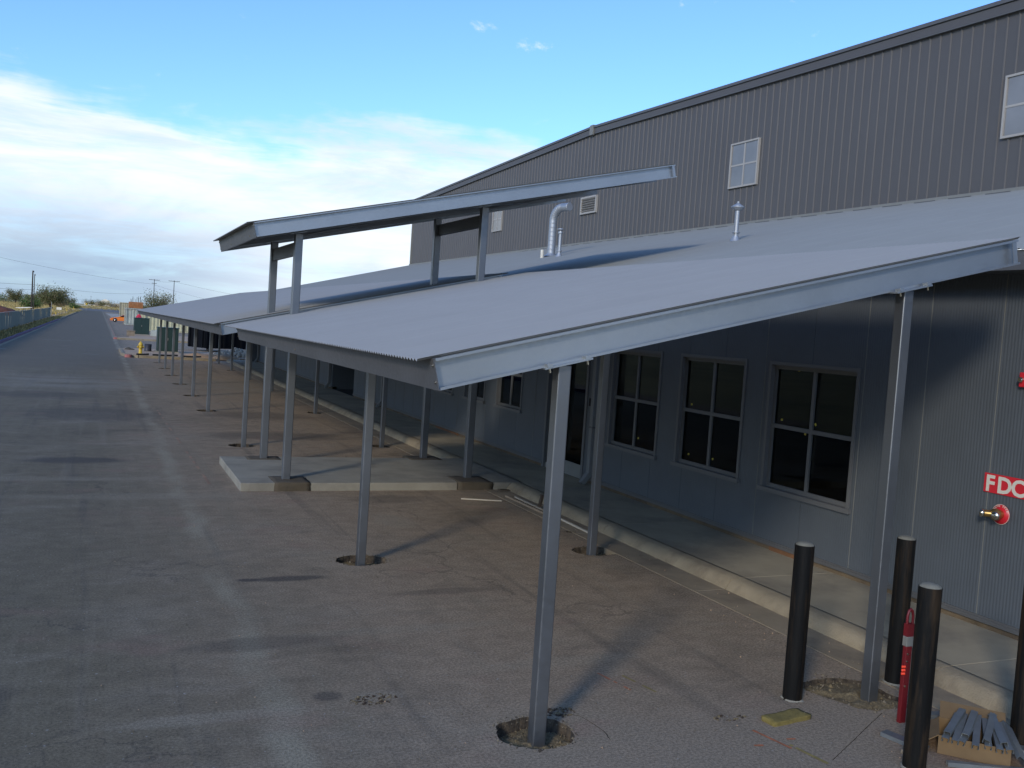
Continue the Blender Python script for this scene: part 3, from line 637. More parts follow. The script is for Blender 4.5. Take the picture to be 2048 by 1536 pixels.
# interior shell seen through the glass
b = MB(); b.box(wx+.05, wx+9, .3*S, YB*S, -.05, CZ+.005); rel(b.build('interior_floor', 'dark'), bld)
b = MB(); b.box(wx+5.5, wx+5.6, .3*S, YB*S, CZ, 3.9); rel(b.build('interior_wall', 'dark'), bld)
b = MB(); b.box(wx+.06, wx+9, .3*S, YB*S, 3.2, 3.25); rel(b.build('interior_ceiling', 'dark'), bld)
for k in range(34):
    y = 2.2*S+k*.62+.08*math.sin(k*3); x = wx+1.2+.9*(k % 3); b = MB(); b.box(x, x+.05, y, y+.09, CZ, 3.2); rel(b.build('interior_stud', 'stud'), bld)
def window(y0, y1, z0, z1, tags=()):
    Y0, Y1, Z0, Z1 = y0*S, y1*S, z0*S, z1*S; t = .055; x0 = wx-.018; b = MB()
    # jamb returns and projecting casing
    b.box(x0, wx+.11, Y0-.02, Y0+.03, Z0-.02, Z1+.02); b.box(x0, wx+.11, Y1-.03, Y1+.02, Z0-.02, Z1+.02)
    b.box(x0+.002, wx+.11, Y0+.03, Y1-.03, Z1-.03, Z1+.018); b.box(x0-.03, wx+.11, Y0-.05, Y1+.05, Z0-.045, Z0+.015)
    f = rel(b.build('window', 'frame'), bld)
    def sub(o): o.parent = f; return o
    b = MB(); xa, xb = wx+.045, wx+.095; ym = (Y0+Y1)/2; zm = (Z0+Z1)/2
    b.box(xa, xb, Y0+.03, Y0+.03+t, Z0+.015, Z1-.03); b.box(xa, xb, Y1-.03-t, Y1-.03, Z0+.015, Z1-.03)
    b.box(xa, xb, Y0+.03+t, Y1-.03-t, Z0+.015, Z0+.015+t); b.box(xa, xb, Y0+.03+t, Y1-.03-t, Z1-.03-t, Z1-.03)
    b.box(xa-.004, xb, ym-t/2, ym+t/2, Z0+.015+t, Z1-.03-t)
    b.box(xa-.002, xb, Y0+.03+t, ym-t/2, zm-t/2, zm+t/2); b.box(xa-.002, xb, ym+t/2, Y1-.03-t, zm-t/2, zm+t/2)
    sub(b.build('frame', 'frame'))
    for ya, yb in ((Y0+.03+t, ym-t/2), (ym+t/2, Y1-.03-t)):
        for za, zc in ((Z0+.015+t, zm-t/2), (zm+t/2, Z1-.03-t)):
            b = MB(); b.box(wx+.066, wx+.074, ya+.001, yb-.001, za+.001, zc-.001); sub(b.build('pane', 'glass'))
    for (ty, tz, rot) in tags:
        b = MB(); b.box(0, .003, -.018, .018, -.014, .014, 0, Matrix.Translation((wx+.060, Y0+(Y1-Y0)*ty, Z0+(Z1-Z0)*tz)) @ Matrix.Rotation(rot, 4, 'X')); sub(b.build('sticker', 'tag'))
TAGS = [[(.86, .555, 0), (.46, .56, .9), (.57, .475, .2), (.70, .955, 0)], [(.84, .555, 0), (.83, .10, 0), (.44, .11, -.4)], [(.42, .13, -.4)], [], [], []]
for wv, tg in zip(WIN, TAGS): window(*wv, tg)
# door set: storefront frame with dark glass leaf, sidelight
def door():
    y0, y1, z0, z1 = [v*S for v in DOOR]; z0 = CZ; b = MB()
    b.box(wx-.015, wx+.12, y0-.02, y0+.06, z0, z1+.05); b.box(wx-.015, wx+.12, y1-.06, y1+.02, z0, z1+.05); b.box(wx-.013, wx+.12, y0+.06, y1-.06, z1-.02, z1+.05)
    b.box(wx+.02, wx+.10, y0+1.06, y0+1.14, z0, z1-.02)
    f = rel(b.build('door', 'frame'), bld)
    def sub(o): o.parent = f
    b = MB(); ya, yb = y0+.07, y0+1.05; b.box(wx+.04, wx+.09, ya, ya+.09, z0+.01, z1-.03); b.box(wx+.04, wx+.09, yb-.09, yb, z0+.01, z1-.03)
    b.box(wx+.04, wx+.09, ya+.09, yb-.09, z1-.14, z1-.03); b.box(wx+.04, wx+.09, ya+.09, yb-.09, z0+.01, z0+.27); sub(b.build('door_leaf', 'ltrim'))
    b = MB(); b.box(wx+.06, wx+.068, ya+.091, yb-.091, z0+.271, z1-.141); b.box(wx+.06, wx+.068, y0+1.141, y1-.061, z0+.1, z1-.03); sub(b.build('pane', 'glass'))
    b = MB(); b.box(wx+.03, wx+.10, y0+1.14, y1-.06, z0, z0+.1); sub(b.build('sill', 'ltrim'))
    b = MB(); b.tube([(wx+.0, yb-.05, 1.0), (wx-.02, yb-.05, 1.05), (wx-.02, yb-.05, 1.35), (wx+.03, yb-.05, 1.38)], .012, 8); sub(b.build('handle', 'steel'))
door()
b = MB(); b.box(wx-.06, wx, 5.43*S, 5.465*S, .55*S, .60*S); rel(b.build('junction_box', 'black'), bld)
# recessed entrance farther along
def recess():
    y0, y1, z0, z1 = [v*S for v in REC]; d = 1.2; b = MB()
    b.box(wx+.05, wx+d, y0-.05, y0, 0, z1+.05); b.box(wx+.05, wx+d, y1, y1+.05, 0, z1+.05); b.box(wx+d, wx+d+.05, y0-.05, y1+.05, 0, z1+.05); b.box(wx+.05, wx+d, y0, y1, z1, z1+.05); b.box(wx-.0, wx+d, y0, y1, -.05, CZ-.003)
    rel(b.build('recess_wall', 'siding'), bld)
    b = MB(); b.box(wx+d-.05, wx+d, y0+1.1, y0+2.1, CZ, 2.3); rel(b.build('door', 'trim'), bld)
recess()
# downspouts
def spout(y, ztop):
    b = MB(); w = .055
    b.box(wx-.12, wx-.01, y-w, y+w, .34, ztop)
    q = Matrix.Translation((wx-.065, y, .36)) @ Matrix.Rotation(R(38), 4, 'Y')
    b.box(-.05, .05, -w+.002, w-.002, -.26, 0, 0, q)
    o = rel(b.build('downspout', 'spout'), bld); bevel(o, .012)
    for z in (1.2, 2.6):
        s = MB(); s.box(wx-.124, wx-.0, y-w-.02, y+w+.02, z, z+.03); s.build('strap', 'trim', o)
for y in (5.385, 10.32, 13.0, 19.4): spout(y*S, 3.95)
# lower roof (corrugated sheets) and its eave
EX, EZ = 2.795*S, 1.386*S; GX = 6.2*S; SL = .2655; th2 = math.atan(SL)
zroof = lambda x: EZ+(x-EX)*SL
me = sheet_mesh('lower_roof_sheet', (GX-EX)/math.cos(th2), 16, .008, 6, 'roof2')
w = 16*PITCH; y = .35*S; k = 0
while y < 20.15*S:
    o = link('lower_roof_sheet', me, bld); o.matrix_local = Matrix.Translation(Vector((EX, y, EZ))-bld.location) @ Matrix.Rotation(-th2, 4, 'Y'); y += w; k += 1
b = MB(); b.box(EX+.03, EX+.06, .35*S, 20.2*S, EZ-.20, EZ-.015); rel(b.build('eave_fascia', 'trim'), bld)
b = MB(); b.box(EX+.06, wx, .35*S, YB*S, EZ-.19, EZ-.17); rel(b.build('soffit', 'siding'), bld)
b = MB(); b.prism([(EX, YB*S, 0), (GX, YB*S, 0), (GX, YB*S, zroof(GX)-.03), (EX, YB*S, EZ-.05)], (0, 0, 0), (0, .06, 0)); rel(b.build('end_wall', 'siding'), bld)
# gable wall: individual panels with three ribs each
PKY, PKZ = 11.915*S, 3.905*S; EVY, EVZ = 20.15*S, 3.70*S
SG = (PKZ-EVZ)/(EVY-PKY)
ztop = lambda y: PKZ-abs(y-PKY)*SG
G0 = 4.0*S; PW = .915; zg = zroof(GX)
def ribp(y0, y1):
    """profile across one panel: (y, x offset)"""
    out = [(y0, 0)]; n = 3; s = (y1-y0)/n
    for i in range(n):
        c = y0+s*(i+.5); out += [(c-.032, 0), (c-.016, -.024), (c+.016, -.024), (c+.032, 0)]
    return out+[(y1, 0)]
y = G0
while y < EVY-.2:
    y1 = min(y+PW, EVY); b = MB(); pr = ribp(y, y1); vs = []
    for (yy, xo) in pr: vs += [(GX+xo, yy, zg-.1), (GX+xo, yy, ztop(yy)-.30)]
    b.add(vs, [(2*i, 2*i+1, 2*i+3, 2*i+2) for i in range(len(pr)-1)])
    rel(b.build('gable_panel', 'upper'), bld); y = y1
b = MB(); b.prism([(GX+.03, G0, zg-.5), (GX+.03, EVY, zg-.5), (GX+.03, EVY, EVZ), (GX+.03, PKY, PKZ), (GX+.03, G0, ztop(G0))], (0, 0, 0), (.1, 0, 0)); rel(b.build('gable_backing', 'upper'), bld)
b = MB(); b.box(GX-.05, GX+.1, EVY-.06, EVY+.03, zg-.1, EVZ-.28); rel(b.build('corner_trim', 'ltrim'), bld)
b = MB(); b.prism([(GX+.1, EVY, 0), (GX+30, EVY, 0), (GX+30, EVY, EVZ-.1), (GX+.1, EVY, EVZ-.1)], (0, -.05, 0), (0, 0, 0)); rel(b.build('far_side_wall', 'upper'), bld)
# rake trim: lower band and cap, each side of the ridge
for (ya, yb) in ((G0, PKY), (EVY+.05, PKY)):
    for (x0, x1, d0, d1, mt_) in ((-.09, 0, -.31, -.10, 'upper'), (-.13, 40, -.09, .0, 'trim'), (-.10, 0, -.33, -.305, 'trim')):
        b = MB(); b.prism([(0, ya, ztop(ya)+d0), (0, yb, ztop(yb)+d0), (0, yb, ztop(yb)+d1), (0, ya, ztop(ya)+d1)], (GX+x0, 0, 0), (GX+x1, 0, 0)); rel(b.build('rake_trim' if x1 < 1 else 'main_roof', mt_), bld)
b = MB(); b.box(GX-.15, GX-.02, PKY-.14, PKY+.14, PKZ-.36, PKZ+.03); rel(b.build('ridge_cap', 'ltrim'), bld)
# base flashing with closure gaps
b = MB(); b.box(GX-.10, GX-.01, G0, EVY, zg-.03, zg+.05); rel(b.build('base_flashing', 'ltrim'), bld)
y = G0+.1
while y < 14*S:
    b = MB(); b.box(GX-.30, GX-.28, y, y+.62, zroof(GX-.3)+.012, zroof(GX-.3)+.026); rel(b.build('flashing_edge', 'trim'), bld); y += 1.0
def gable_window(y0, y1, z0, z1):
    Y0, Y1, Z0, Z1 = y0*S, y1*S, z0*S, z1*S; t = .05; xa, xb = GX-.075, GX+.04; b = MB()
    b.box(xa, xb, Y0, Y0+t, Z0, Z1); b.box(xa, xb, Y1-t, Y1, Z0, Z1); b.box(xa, xb, Y0+t, Y1-t, Z0, Z0+t); b.box(xa, xb, Y0+t, Y1-t, Z1-t, Z1)
    ym, zm = (Y0+Y1)/2, (Z0+Z1)/2; b.box(xa+.02, xb, ym-.025, ym+.025, Z0+t, Z1-t); b.box(xa+.022, xb, Y0+t, ym-.025, zm-.025, zm+.025); b.box(xa+.022, xb, ym+.025, Y1-t, zm-.025, zm+.025)
    f = rel(b.build('gable_window', 'wframe'), bld)
    for ya, yb in ((Y0+t, ym-.025), (ym+.025, Y1-t)):
        for za, zc in ((Z0+t, zm-.025), (zm+.025, Z1-t)):
            p = MB(); p.box(GX-.042, GX-.034, ya, yb, za, zc); p.build('pane', 'upglass', f)
gable_window(8.19, 8.67, 2.685, 3.165); gable_window(15.04, 15.45, 2.685, 3.10); gable_window(4.78, 5.265, 2.69, 3.16)
def louver():
    Y0, Y1, Z0, Z1 = 11.67*S, 12.13*S, 2.70*S, 2.94*S; xa, xb = GX-.09, GX+.02; t = .07; b = MB()
    b.box(xa, xb, Y0, Y0+t, Z0, Z1); b.box(xa, xb, Y1-t, Y1, Z0, Z1); b.box(xa, xb, Y0+t, Y1-t, Z0, Z0+t); b.box(xa, xb, Y0+t, Y1-t, Z1-t, Z1)
    f = rel(b.build('louver_vent', 'wframe'), bld)
    n = 6
    for i in range(n):
        z = Z0+t+(Z1-Z0-2*t)*(i+.5)/n; p = MB(); p.box(-.05, .05, Y0+t, Y1-t, -.008, .008, 0, Matrix.Translation((GX-.04, 0, z)) @ Matrix.Rotation(R(38), 4, 'Y')); p.build('slat', 'wframe', f)
    p = MB(); p.box(GX-.034, GX-.03, Y0+t, Y1-t, Z0+t, Z1-t); p.build('backing', 'dark', f)
louver()
# roof vents
def gooseneck():
    x, y = 4.61*S, 9.70*S; z = zroof(x); r = .125; b = MB(); H = 1.12
    pts = [(x, y, z), (x, y, z+H)]; R0 = .42; n = 8
    for i in range(1, n+1):
        a = math.pi/2*i/n; pts.append((x+.25*(R0-R0*math.cos(a)), y-.97*(R0-R0*math.cos(a))*.999, z+H+R0*math.sin(a)))
    e = Vector(pts[-1]); pts.append(tuple(e+Vector((.25, -.97, 0))*.33))
    b.tube(pts, r, 18)
    for k in range(9): zz = z+.14*k+.06; b.lathe([(r, 0), (r+.010, .008), (r+.010, .016), (r, .024)], (x, y, zz), 18)
    for i in range(2, len(pts), 1):
        c = Vector(pts[i]); d = (Vector(pts[min(i+1, len(pts)-1)])-Vector(pts[i-1])).normalized(); b.lathe([(r, -.012), (r+.012, -.004), (r+.012, .004), (r, .012)], c, 18, 0, d)
    b.lathe([(r+.12, 0), (r+.03, .06), (r+.01, .10)], (x, y, z-.02), 18)
    rel(b.build('gooseneck_duct', 'duct'), bld)
gooseneck()
def stack(px, py, h, r, crown):
    x, y = px*S, py*S; z = zroof(x); b = MB(); b.tube([(x, y, z-.03), (x, y, z+h)], r, 14)
    b.lathe([(r+.07, 0), (r+.015, .10), (r+.01, .12)], (x, y, z-.02), 14); b.lathe([(r+.03, 0), (r+.03, .02)], (x, y, z+.16), 14)
    if crown: b.lathe([(r, 0), (r+.09, .07), (r+.09, .09), (r-.02, .16)], (x, y, z+h), 14); b.lathe([(.03, 0), (.03, .05)], (x, y, z+h+.15), 8)
    else: b.lathe([(r+.03, 0), (r+.035, .03), (r+.03, .06)], (x, y, z+h-.01), 14); b.lathe([(r, .0), (r+.05, .02), (r+.05, .05), (r, .06)], (x, y, z+h+.09), 14); b.tube([(x, y, z+h), (x, y, z+h+.1)], r*.6, 8)
    rel(b.build('vent_pipe', 'duct'), bld)
stack(4.43, 9.12, .70, .05, False); stack(4.22, 5.78, .62, .05, True)
b = MB(); b.tube([(4.45*S, 9.59*S, zroof(4.45*S)-.02), (4.45*S, 9.59*S, zroof(4.45*S)+.26)], .055, 14); rel(b.build('plastic_vent', 'white'), bld)
# small stains/openings at the wall foot
b = MB(); b.box(wx-.012, wx+.02, 3.33*S, 3.60*S, CZ, zb*S-.035); rel(b.build('rust_patch', 'brown'), bld)
b = MB(); b.box(wx-.012, wx+.02, 7.9*S, 8.5*S, CZ, zb*S-.035); rel(b.build('rust_patch', 'brown'), bld)
# ------------------------------------------------------------------ FDC sign, connection, horn
def text_mesh(txt, size, ext, bold=0.0, align='LEFT'):
    cu = bpy.data.curves.new('t', 'FONT'); cu.body = txt; cu.size = size; cu.extrude = ext; cu.offset = bold; cu.align_x = align; cu.resolution_u = 3
    o = bpy.data.objects.new('t', cu); col.objects.link(o); dg = bpy.context.evaluated_depsgraph_get(); dg.update()
    me = bpy.data.meshes.new_from_object(o.evaluated_get(dg)); bpy.data.objects.remove(o); return me
TM = Matrix(((0, 0, -1, 0), (-1, 0, 0, 0), (0, 1, 0, 0), (0, 0, 0, 1)))      # text facing -X, reading towards -Y
def fdc():
    y1 = 2.452*S; zc = .5375*S; h = .20; wdt = .56
    r = empty('fdc_sign', (wx-.01, y1, zc)); tag(r, 'red rectangular sign reading FDC in white letters on the grey siding', 'sign')
    b = MB(); b.box(-.006, -.002, -wdt, 0, 0, h); b.build('sign_plate', 'signred', r)
    yy = -.02
    for ch, wd in (('F', .14), ('D', .165), ('C', .165)):
        me = text_mesh(ch, .232, .0015, .007); me.materials.append(MT['white']); o = link('letter', me, r)
        o.matrix_local = Matrix.Translation((-.0085, yy, .018)) @ TM; yy -= wd
fdc()
def siamese():
    r = empty('fire_department_connection', (wx-.01, 2.372*S, .468*S)); tag(r, 'brass twin inlet fire connection on a round red plate under the FDC sign', 'fire connection')
    b = MB(); b.lathe([(.0, 0), (.105, 0), (.105, .006), (.0, .006)], (-.002, 0, 0), 36, 0, (-1, 0, 0)); b.build('red_plate', 'signred', r)
    b = MB(); b.lathe([(.101, 0), (.105, 0), (.105, .001), (.101, .001)], (-.0085, 0, 0), 36, 0, (-1, 0, 0), cap=False); b.build('rim_line', 'white', r)
    b = MB(); b.lathe([(.045, 0), (.05, .03), (.06, .05), (.06, .09), (.03, .11)], (-.008, 0, 0), 20, 0, (-1, 0, 0))
    b.tube([(-.06, 0, 0), (-.10, .05, 0), (-.14, .085, 0)], .036, 14); b.tube([(-.06, 0, 0), (-.10, -.03, 0), (-.13, -.05, 0)], .036, 14); b.build('inlet_body', 'brass', r)
    for (p, d) in (((-.14, .085, 0), (-.75, .6, 0)), ((-.13, -.05, 0), (-.9, -.35, 0))):
        b = MB(); b.lathe([(.030, 0), (.043, .01), (.043, .035), (.03, .045), (.012, .048)], p, 12, 0, d); 
        for k in range(3): a = k*2.09; 
        b.build('inlet_cap', 'chrome', r)
    s = 'AUTO SPKR'
    for i, ch in enumerate(s):
        if ch == ' ': continue
        a = R(150-120*i/(len(s)-1)); me = text_mesh(ch, .026, .0006, .0006, 'CENTER'); me.materials.append(MT['white']); o = link('letter', me, r)
        # angle measured so that text runs left to right (towards -Y) over the top
        ly, lz = math.cos(a)*.079, math.sin(a)*.079
        o.matrix_local = Matrix.Translation((-.0092, -ly, lz)) @ TM @ Matrix.Rotation(a-math.pi/2, 4, 'Z')
siamese()
r = empty('horn_strobe', (wx-.01, 2.315*S, .95*S)); tag(r, 'small red fire alarm horn with clear strobe high on the siding', 'alarm')
b = MB(); b.box(-.05, 0, -.07, .07, -.075, .075); o = b.build('housing', 'signred', r); bevel(o, .01)
b = MB(); b.lathe([(.028, 0), (.03, .02), (.02, .035)], (-.05, .035, 0), 14, 0, (-1, 0, 0)); b.build('strobe_lens', 'chrome', r)
# ------------------------------------------------------------------ bollards
def bollard(x, y, h, label):
    r = empty('bollard', (x*S, y*S, 0)); tag(r, label, 'bollard', 'black pipe bollards round the red post'); rr = .0795
    b = MB(); b.lathe([(rr, -.05), (rr, .3), (rr, .8), (rr, h)], n=32); b.build('pipe', 'black', r)
    b = MB(); b.lathe([(rr-.004, h), (rr-.012, h+.008), (rr*.66, h+.019), (rr*.33, h+.024), (.002, h+.026)], n=28); b.build('concrete_cap', 'cap', r)
    ring = wob_ring(0, 0, rr*1.14, rr*1.14, 28, x*9+y, .16); b = MB(); n = 28
    b.add([(p[0], p[1], .006) for p in ring]+[(math.cos(2*math.pi*i/n)*rr*.98, math.sin(2*math.pi*i/n)*rr*.98, .018) for i in range(n)], [(i, (i+1) % n, n+(i+1) % n, n+i) for i in range(n)], 0, True); b.build('grout_collar', 'concrete', r)
bollard(1.868, 2.118, 1.305, 'black pipe bollard standing alone beside the yellow insulation batt')
bollard(2.285, 2.148, 1.305, 'black pipe bollard just right of the inner canopy post, nearest the wall')
bollard(1.870, 1.672, 1.310, 'front black pipe bollard that hides half of the red post')
bollard(2.275, 1.700, 1.310, 'black pipe bollard cut off by the right edge of the picture')
# red marker post
r = empty('red_post', (2.066*S, 1.905*S, 0)); r.scale = (.82, .82, 1); tag(r, 'red steel post with a looped top between the black bollards', 'post')
b = MB(); b.box(-.038, .038, -.022, .022, -.02, .62); o = b.build('lower_post', 'red', r); bevel(o, .006)
b = MB(); b.box(-.045, .045, -.028, .028, .62, .70); o = b.build('silver_band', 'steel', r); bevel(o, .004)
b = MB(); b.box(-.045, .045, -.026, .026, .70, .80); b.tube([(-.036, 0, .80), (-.036, 0, .86), (-.022, 0, .90), (0, 0, .915), (.022, 0, .90), (.036, 0, .86), (.036, 0, .80)], .013, 8); o = b.build('looped_top', 'red', r)
for z in (.56, .50, .30): b = MB(); b.tube([(-.02, -.02, z), (-.02, -.032, z)], .009, 8); b.build('bolt', 'chrome', r)
b = MB()
for k in range(3): b.tube([(-.065+.0*k, -.01, .40+.028*k), (-.036, -.03, .405+.028*k)], .011, 6)
MT['glow'] = mat('orange_red_tape', (.9, .06, .02), .6, 0, .05); b.build('orange_tape', 'glow', r)
# ------------------------------------------------------------------ loose things on the ground
def lumpbox(name, w, d, h, matn, cuts=7, amp=.01, seed=0):
    bm = bmesh.new(); bmesh.ops.create_cube(bm, size=1); bmesh.ops.subdivide_edges(bm, edges=bm.edges, cuts=cuts, use_grid_fill=True)
    for v in bm.verts:
        p = Vector((v.co.x*w, v.co.y*d, (v.co.z+.5)*h)); r_ = (abs(v.co.x)*2)**6*(abs(v.co.y)*2)**6; p.x *= 1-.04*r_; p.y *= 1-.10*r_
        v.co = p+noise.noise_vector(p*8+Vector((seed, 0, 0)))*amp+noise.noise_vector(p*25)*amp*.5
    me = bpy.data.meshes.new(name); bm.to_mesh(me); bm.free(); me.materials.append(MT[matn])
    for pl in me.polygons: pl.use_smooth = True
    return link(name, me)
o = lumpbox('insulation_batt', .42, .155, .035, 'wool', 9, .008, 3); o.location = P(1.752, 2.002); o.rotation_euler = (0, 0, R(8)); tag(o, 'flat yellow mineral wool batt lying on the concrete by the bollard', 'insulation')
def channel(L_, w=.065, hgt=.032, t=.0022):
    """U stud lying open side down"""
    b = MB(); prof = [(-w/2, 0), (-w/2, hgt), (w/2, hgt), (w/2, 0), (w/2-.009, 0), (w/2-.009, t), (w/2-t, t), (w/2-t, hgt-t), (-w/2+t, hgt-t), (-w/2+t, t), (-w/2+.009, t), (-w/2+.009, 0)]
    b.prism([(p[0], 0, p[1]) for p in prof], (0, -L_/2, 0), (0, L_/2, 0)); return b
def stud(x, y, z, L_, rz, rx=0, ry=0, w=.065, label='', group='cut metal stud ends'):
    o = channel(L_, w).build('metal_stud', 'sheen'); o.location = (x, y, z); o.rotation_euler = (rx, ry, rz); tag(o, label, 'metal stud', group); return o
# cardboard box holding stud ends
BX, BY = 2.108*S, 1.708*S; BR = R(-47)
r = empty('cardboard_box', (BX, BY, 0), BR)
bx = lambda dx, dy: (BX+dx*math.cos(BR)-dy*math.sin(BR), BY+dx*math.sin(BR)+dy*math.cos(BR)); tag(r, 'open cardboard box with short metal studs laid across it', 'box')
w_, d_, h_ = .24, .40, .14; t = .006
b = MB(); b.box(-w_, w_, -d_/2, -d_/2+t, .004, h_); b.build('front_side', 'card', r)
b = MB(); b.box(-w_, w_, d_/2-t, d_/2, .004, h_); b.build('back_side', 'card', r)
b = MB(); b.box(-w_, -w_+t, -d_/2+t, d_/2-t, .004, h_); b.build('left_side', 'card', r)
b = MB(); b.box(w_-t, w_, -d_/2+t, d_/2-t, .004, h_); b.build('right_side', 'card', r)
b = MB(); b.box(-w_+t, w_-t, -d_/2+t, d_/2-t, .004, .010); b.build('bottom', 'card', r)
b = MB(); b.box(-.20, 0, -.19, .19, -t, 0, 0, Matrix.Translation((-w_, 0, h_)) @ Matrix.Rotation(R(-38), 4, 'Y')); b.build('flap', 'card', r)
b = MB(); b.box(-w_+.01, w_-.01, 0, .17, -t, 0, 0, Matrix.Translation((0, d_/2, h_)) @ Matrix.Rotation(R(28), 4, 'X')); b.build('flap', 'card', r)
names = ['leftmost', 'second', 'third', 'fourth', 'fifth', 'sixth', 'seventh', 'eighth']
rnd = random.Random(11)
SP = [(-.15, .03, -13, .42), (-.095, .035, -9, .44), (-.035, .03, -14, .43), (.02, .04, -4, .47), (.085, .03, 1, .40), (.145, .035, 5, .44), (.20, .02, 8, .38)]
for i, (dx, dy, a, L_) in enumerate(SP):
    stud(*bx(dx, dy-.06), h_+.004+.001*i, L_, BR+R(a), R(9), R(rnd.uniform(-14, 14)), .048, f'{names[i]} of the short metal studs lying side by side on the cardboard box', 'studs on the cardboard box')
SP2 = [(-.13, .035, -16, .40), (-.03, .05, -10, .38), (.10, .045, -6, .42), (.165, .05, 6, .40)]
for i, (dx, dy, a, L_) in enumerate(SP2):
    stud(*bx(dx, dy-.04), h_+.040+.001*i, L_, BR+R(a), R(10), R(rnd.uniform(-25, 25)), .048, f'{names[i] if i else "leftmost"} of the short metal studs on the upper layer over the cardboard box', 'studs on the cardboard box')
stud(*bx(.26, -.02), .12, .46, BR+R(20), R(14), R(40), .09, 'wide flat metal stud leaning on the right side of the cardboard box')
stud(1.955*S, 1.815*S, .003, .20, R(14), 0, 0, .09, 'wide short metal stud lying on concrete left of the front bollard')
stud(1.975*S, 1.745*S, .003, .14, R(-62), 0, R(20), .05, 'small metal stud end at the foot of the front bollard')
stud(2.05*S, 1.615*S, .003, .55, R(62), 0, 0, .04, 'long thin metal stud on the dirt in front of the box')
stud(2.205*S, 1.90*S, .003, .42, R(70), 0, 0, .085, 'dark metal stud lying behind the cardboard box')
stud(2.31*S, 1.615*S, .003, .60, R(55), 0, 0, .10, 'wide metal stud at the right picture edge by the last bollard')
stud(2.33*S, 1.585*S, .045, .60, R(52), 0, 0, .07, 'narrower metal stud stacked at the right picture edge')
o = lumpbox('wood_scrap', .05, .035, .03, 'wood', 3, .006, 8); o.location = P(1.915, 1.745); tag(o, 'pale crumb of scrap beside the small metal stud', 'scrap')
# sticks and boards
def plank(name, p0, p1, w, t, matn, label, z=.002, cat='board'):
    a = P(*p0); c = P(*p1); d = c-a; L_ = d.length; b = MB(); b.box(-L_/2, L_/2, -w/2, w/2, 0, t); o = b.build(name, matn); o.location = (a+c)/2+Vector((0, 0, z)); o.rotation_euler = (0, 0, math.atan2(d.y, d.x)); bevel(o, .002, 1); return tag(o, label, cat)
MT['pale'] = mat('pale_stick', (.42, .40, .37), .7, 0, .1)
plank('stick', (1.985, 5.17), (2.21, 5.09), .022, .02, 'pale', 'thin white stick lying alone on the paving in front of the entrance pad', cat='stick')
plank('board', (2.30, 5.23), (2.31, 4.60), .06, .035, 'wood', 'weathered brown board lying along the kerb near the entrance pad')
plank('board', (2.345, 5.20), (2.325, 4.15), .035, .03, 'pale', 'long pale batten lying against the kerb beside the brown board')
plank('board', (2.40, 4.95), (2.385, 4.75), .03, .03, 'wood', 'short wooden offcut beside the battens at the kerb')
b = MB(); b.box(-.02, .02, -.03, .03, 0, .24, 0, Matrix.Rotation(R(10), 4, 'Y')); o = b.build('wooden_stake', 'bark'); o.location = P(2.345, 4.86); tag(o, 'dark brown wooden stake standing upright at the kerb', 'stake')
o = lumpbox('crumpled_paper', .30, .08, .035, 'mortar', 6, .03, 2); o.location = P(2.38, 5.42); tag(o, 'crumpled brown debris at the corner of pad and kerb', 'debris')
# small rubble and crumbs over the pavement
b = MB(); rnd = random.Random(5)
for q in range(900):
    x = rnd.uniform(-.5, 2.3); y = 1.5+(rnd.random()**2)*8; r_ = rnd.uniform(.003, .009)
    if q > 720: x = 2.2+rnd.gauss(.05, .07); y = rnd.uniform(1.6, 6); r_ = rnd.uniform(.004, .013)
    if any((x*S-c[0])**2+(y*S-c[1])**2 < .12 for _, c in PITS): continue
    c = Vector((x*S, y*S, r_*.5 + (.006 if x > XR else 0))); vs = [c+Vector(d)*r_*rnd.uniform(.6, 1.4) for d in ((1, 0, 0), (-.5, .8, 0), (-.5, -.8, 0), (0, 0, 1), (0, 0, -.6))]
    b.add(vs, [(0, 1, 3), (1, 2, 3), (2, 0, 3), (1, 0, 4), (2, 1, 4), (0, 2, 4)], rnd.choice((0, 0, 1)))
tag(b.build('loose_gravel', ['stone', 'dirt']), kind='stuff')
# chipped asphalt at the broken spots
for (cx, cy, rx, ry, sd, n) in ((1.16, 2.20, .045, .03, 4, 90), (.71, 2.40, .07, .035, 6, 90), (1.60, 2.05, .05, .02, 9, 30), (2.25, 4.27, .04, .02, 12, 40)):
    b = MB()
    for q in range(n):
        a = rnd.random()*6.28; t = math.sqrt(rnd.random()); x = cx*S+rx*S*t*math.cos(a); y = cy*S+ry*S*t*math.sin(a); r_ = rnd.uniform(.006, .022)
        c = Vector((x, y, .001)); vs = [c+Vector((d[0]*r_, d[1]*r_, d[2]*r_*.5))*rnd.uniform(.7, 1.3) for d in ((1, 0, 0), (-.5, .8, 0), (-.5, -.8, 0), (0, 0, 1))]
        b.add(vs, [(0, 1, 3), (1, 2, 3), (2, 0, 3)], rnd.choice((0, 1)))
    tag(b.build('broken_asphalt', ['pit', 'soil']), kind='stuff')
